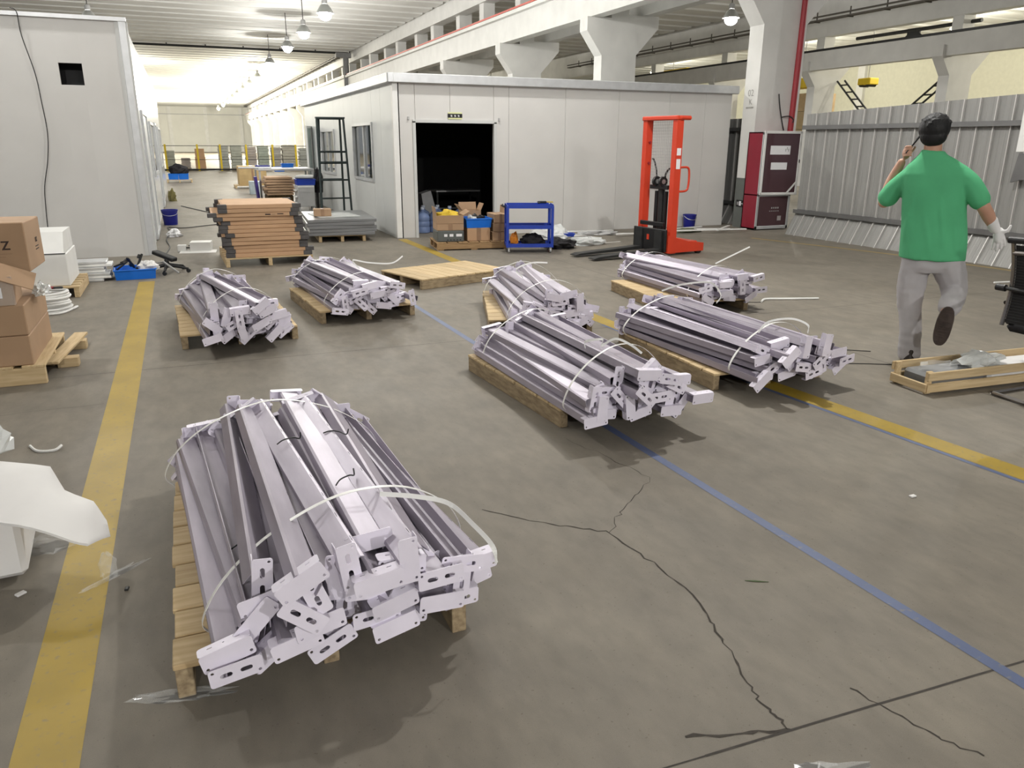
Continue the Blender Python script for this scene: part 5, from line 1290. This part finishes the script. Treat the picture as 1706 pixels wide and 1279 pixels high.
# --- trousers
t_ = MB()
loft(t_, [(.034, -.002, .70, .155, .11), (.034, -.002, .74, .185, .126), (.034, -.002, .82, .192, .130), (.03, 0, .90, .188, .125)])
limb(t_, [(-.055, 0, .80), (-.072, .012, .62), (-.062, .03, .45), (-.030, .01, .26), (-.012, .0, .065)], [.112, .102, .088, .080, .082])
limb(t_, [(.135, -.01, .78), (.190, .02, .66), (.218, .06, .555)], [.120, .105, .088]); limb(t_, [(.218, .06, .56), (.215, -.08, .535), (.198, -.22, .488)], [.086, .080, .076])
tm = voxel(t_, .010, 4)
for v in tm.vertices:
    p = v.co; v.co = p+v.normal*(.008*noise.noise(Vector((p.x*9, p.y*9, p.z*5)))+.005*noise.noise(Vector((p.x*14, p.y*14, p.z*22))))
part_mesh('trousers', tm, M_TROUSER, MAN)
# --- shoes
def shoe(M):
    u = MB(); loft(u, [(0, .06, .018, .053, .138), (0, .06, .04, .050, .134), (0, .045, .065, .041, .112), (0, .0, .088, .037, .066), (0, -.012, .11, .036, .05)], 24, 2.6)
    for i, p in enumerate(u.v): u.v[i] = tuple(M @ Vector(p))
    o_ = part_mesh('shoe', voxel(u, .006, 3), M_SHOE, MAN)
    w_ = MB(); loft(w_, [(0, .06, 0, .052, .138), (0, .06, .018, .055, .142)], 28, 2.5); 
    for k in range(7): w_.box((0, -.05+.036*k, -.002), (.072, .016, .006))
    for i, p in enumerate(w_.v): w_.v[i] = tuple(M @ Vector(p))
    w_.build('sole', M_SOLE, o_)
shoe(Matrix.Translation((-.010, -.01, .004)) @ Matrix.Rotation(R(6), 4, 'Z'))
shoe(Matrix.Translation((.185, -.315, .425)) @ Matrix.Rotation(R(6), 4, 'Y') @ Matrix.Rotation(R(-98), 4, 'X') @ Matrix.Translation((0, .0, -.02)))
# --- white glove on the lowered right hand
g_ = MB(); limb(g_, [(.372, .012, 1.085), (.398, .04, 1.035)], [.040, .036]); g_.ell((.432, .058, .985), (.036, .026, .058), 14, 10)
for k in range(4):
    bx, bz = .408+.020*k, .950-.0*k; dx = (-.012, .006, .028, .046)[k]; ln = (.075, .088, .082, .062)[k]
    p0 = Vector((.412+.017*k, .062, .958+.006*k)); d_ = Vector((dx*6, .10-.05*k, -1)).normalized()
    limb(g_, [tuple(p0), tuple(p0+d_*ln*.5+Vector((.004, .004, 0))), tuple(p0+d_*ln+Vector((.004, .018, 0)))], [.0125, .0115, .0095], 9)
limb(g_, [(.445, .05, 1.015), (.478, .045, 1.020), (.494, .042, 1.055)], [.015, .0125, .010], 9)
part_mesh('glove', voxel(g_, .0052, 3), M_GLOVE, MAN)
# --- the phone
ph = thing('mobile_phone', 'dark mobile phone held to the ear of the walking person', 'phone', tuple(MAN.matrix_basis @ Vector((-.205, .035, 1.605))), 0)
ph.rotation_euler = (R(0), R(32), R(-50.79)); MB().box((0, 0, 0), (.010, .072, .15), bev=.004).build('case', M_BLACK, ph); MB().box((.006, 0, 0), (.001, .066, .14)).build('screen', M_DGL, ph); MB().box((-.006, .015, .052), (.003, .025, .03), bev=.001).build('camera_bump', M_DARKSTEEL, ph)
# ================================================================ lamps
def lamp(x, y, z, w, far=False, lit=True, i=0):
    lab = ('lit high-bay lamp under the ribbed ceiling' if not far else 'small bell-shaped lamp with added light hanging in the far hall')
    if x > 12: lab = 'bell-shaped lamp hanging in the neighbouring bay'
    t = thing('high_bay_lamp', lab, 'lamp', (x, y, z), 0, 'hall ceiling lamps' if x < 12 else 'lamps of the neighbouring bay')
    MB().tube([(0, 0, .22), (0, 0, 6.93-z)], .015, 6).build('stem', M_DARKSTEEL, t)
    MB().lathe([(.07, .05), (.09, .08), (.09, .2), (.05, .24)], 14).build('housing', M_GREYLT, t, True)
    MB().lathe([(.09, .06), (.14, .02), (.22, -.10), (.27, -.20), (.265, -.20), (.21, -.09), (.13, .03), (.085, .06)], 18, cap=False).build('reflector', M_REFL, t, True)
    b = MB().ell((0, 0, -.24), (.20, .20, .17), 14, 9).build('bulb', M_LAMP if not far else M_LAMPFAR, t, True)
    if w:
        for kind, share in ((('POINT', 1.),) if far else (('SPOT', .55), ('POINT', .60))):
            ld = bpy.data.lights.new('lamp_light', kind); ld.energy = w*share; ld.shadow_soft_size = .07
            if kind == 'SPOT': ld.spot_size = R(164); ld.spot_blend = .3
            ld.color = (1, .98, .94) if not far else (1, .95, .80)
            lo = bpy.data.objects.new('lamp_light', ld); COL.objects.link(lo); lo.parent = t; lo.location = (0, 0, -.55)
for p in LAMPS: lamp(*p)
for p in FAR_LAMPS: lamp(*p, far=True)
for p in FAR_BAY_LAMPS: lamp(*p, far=True)
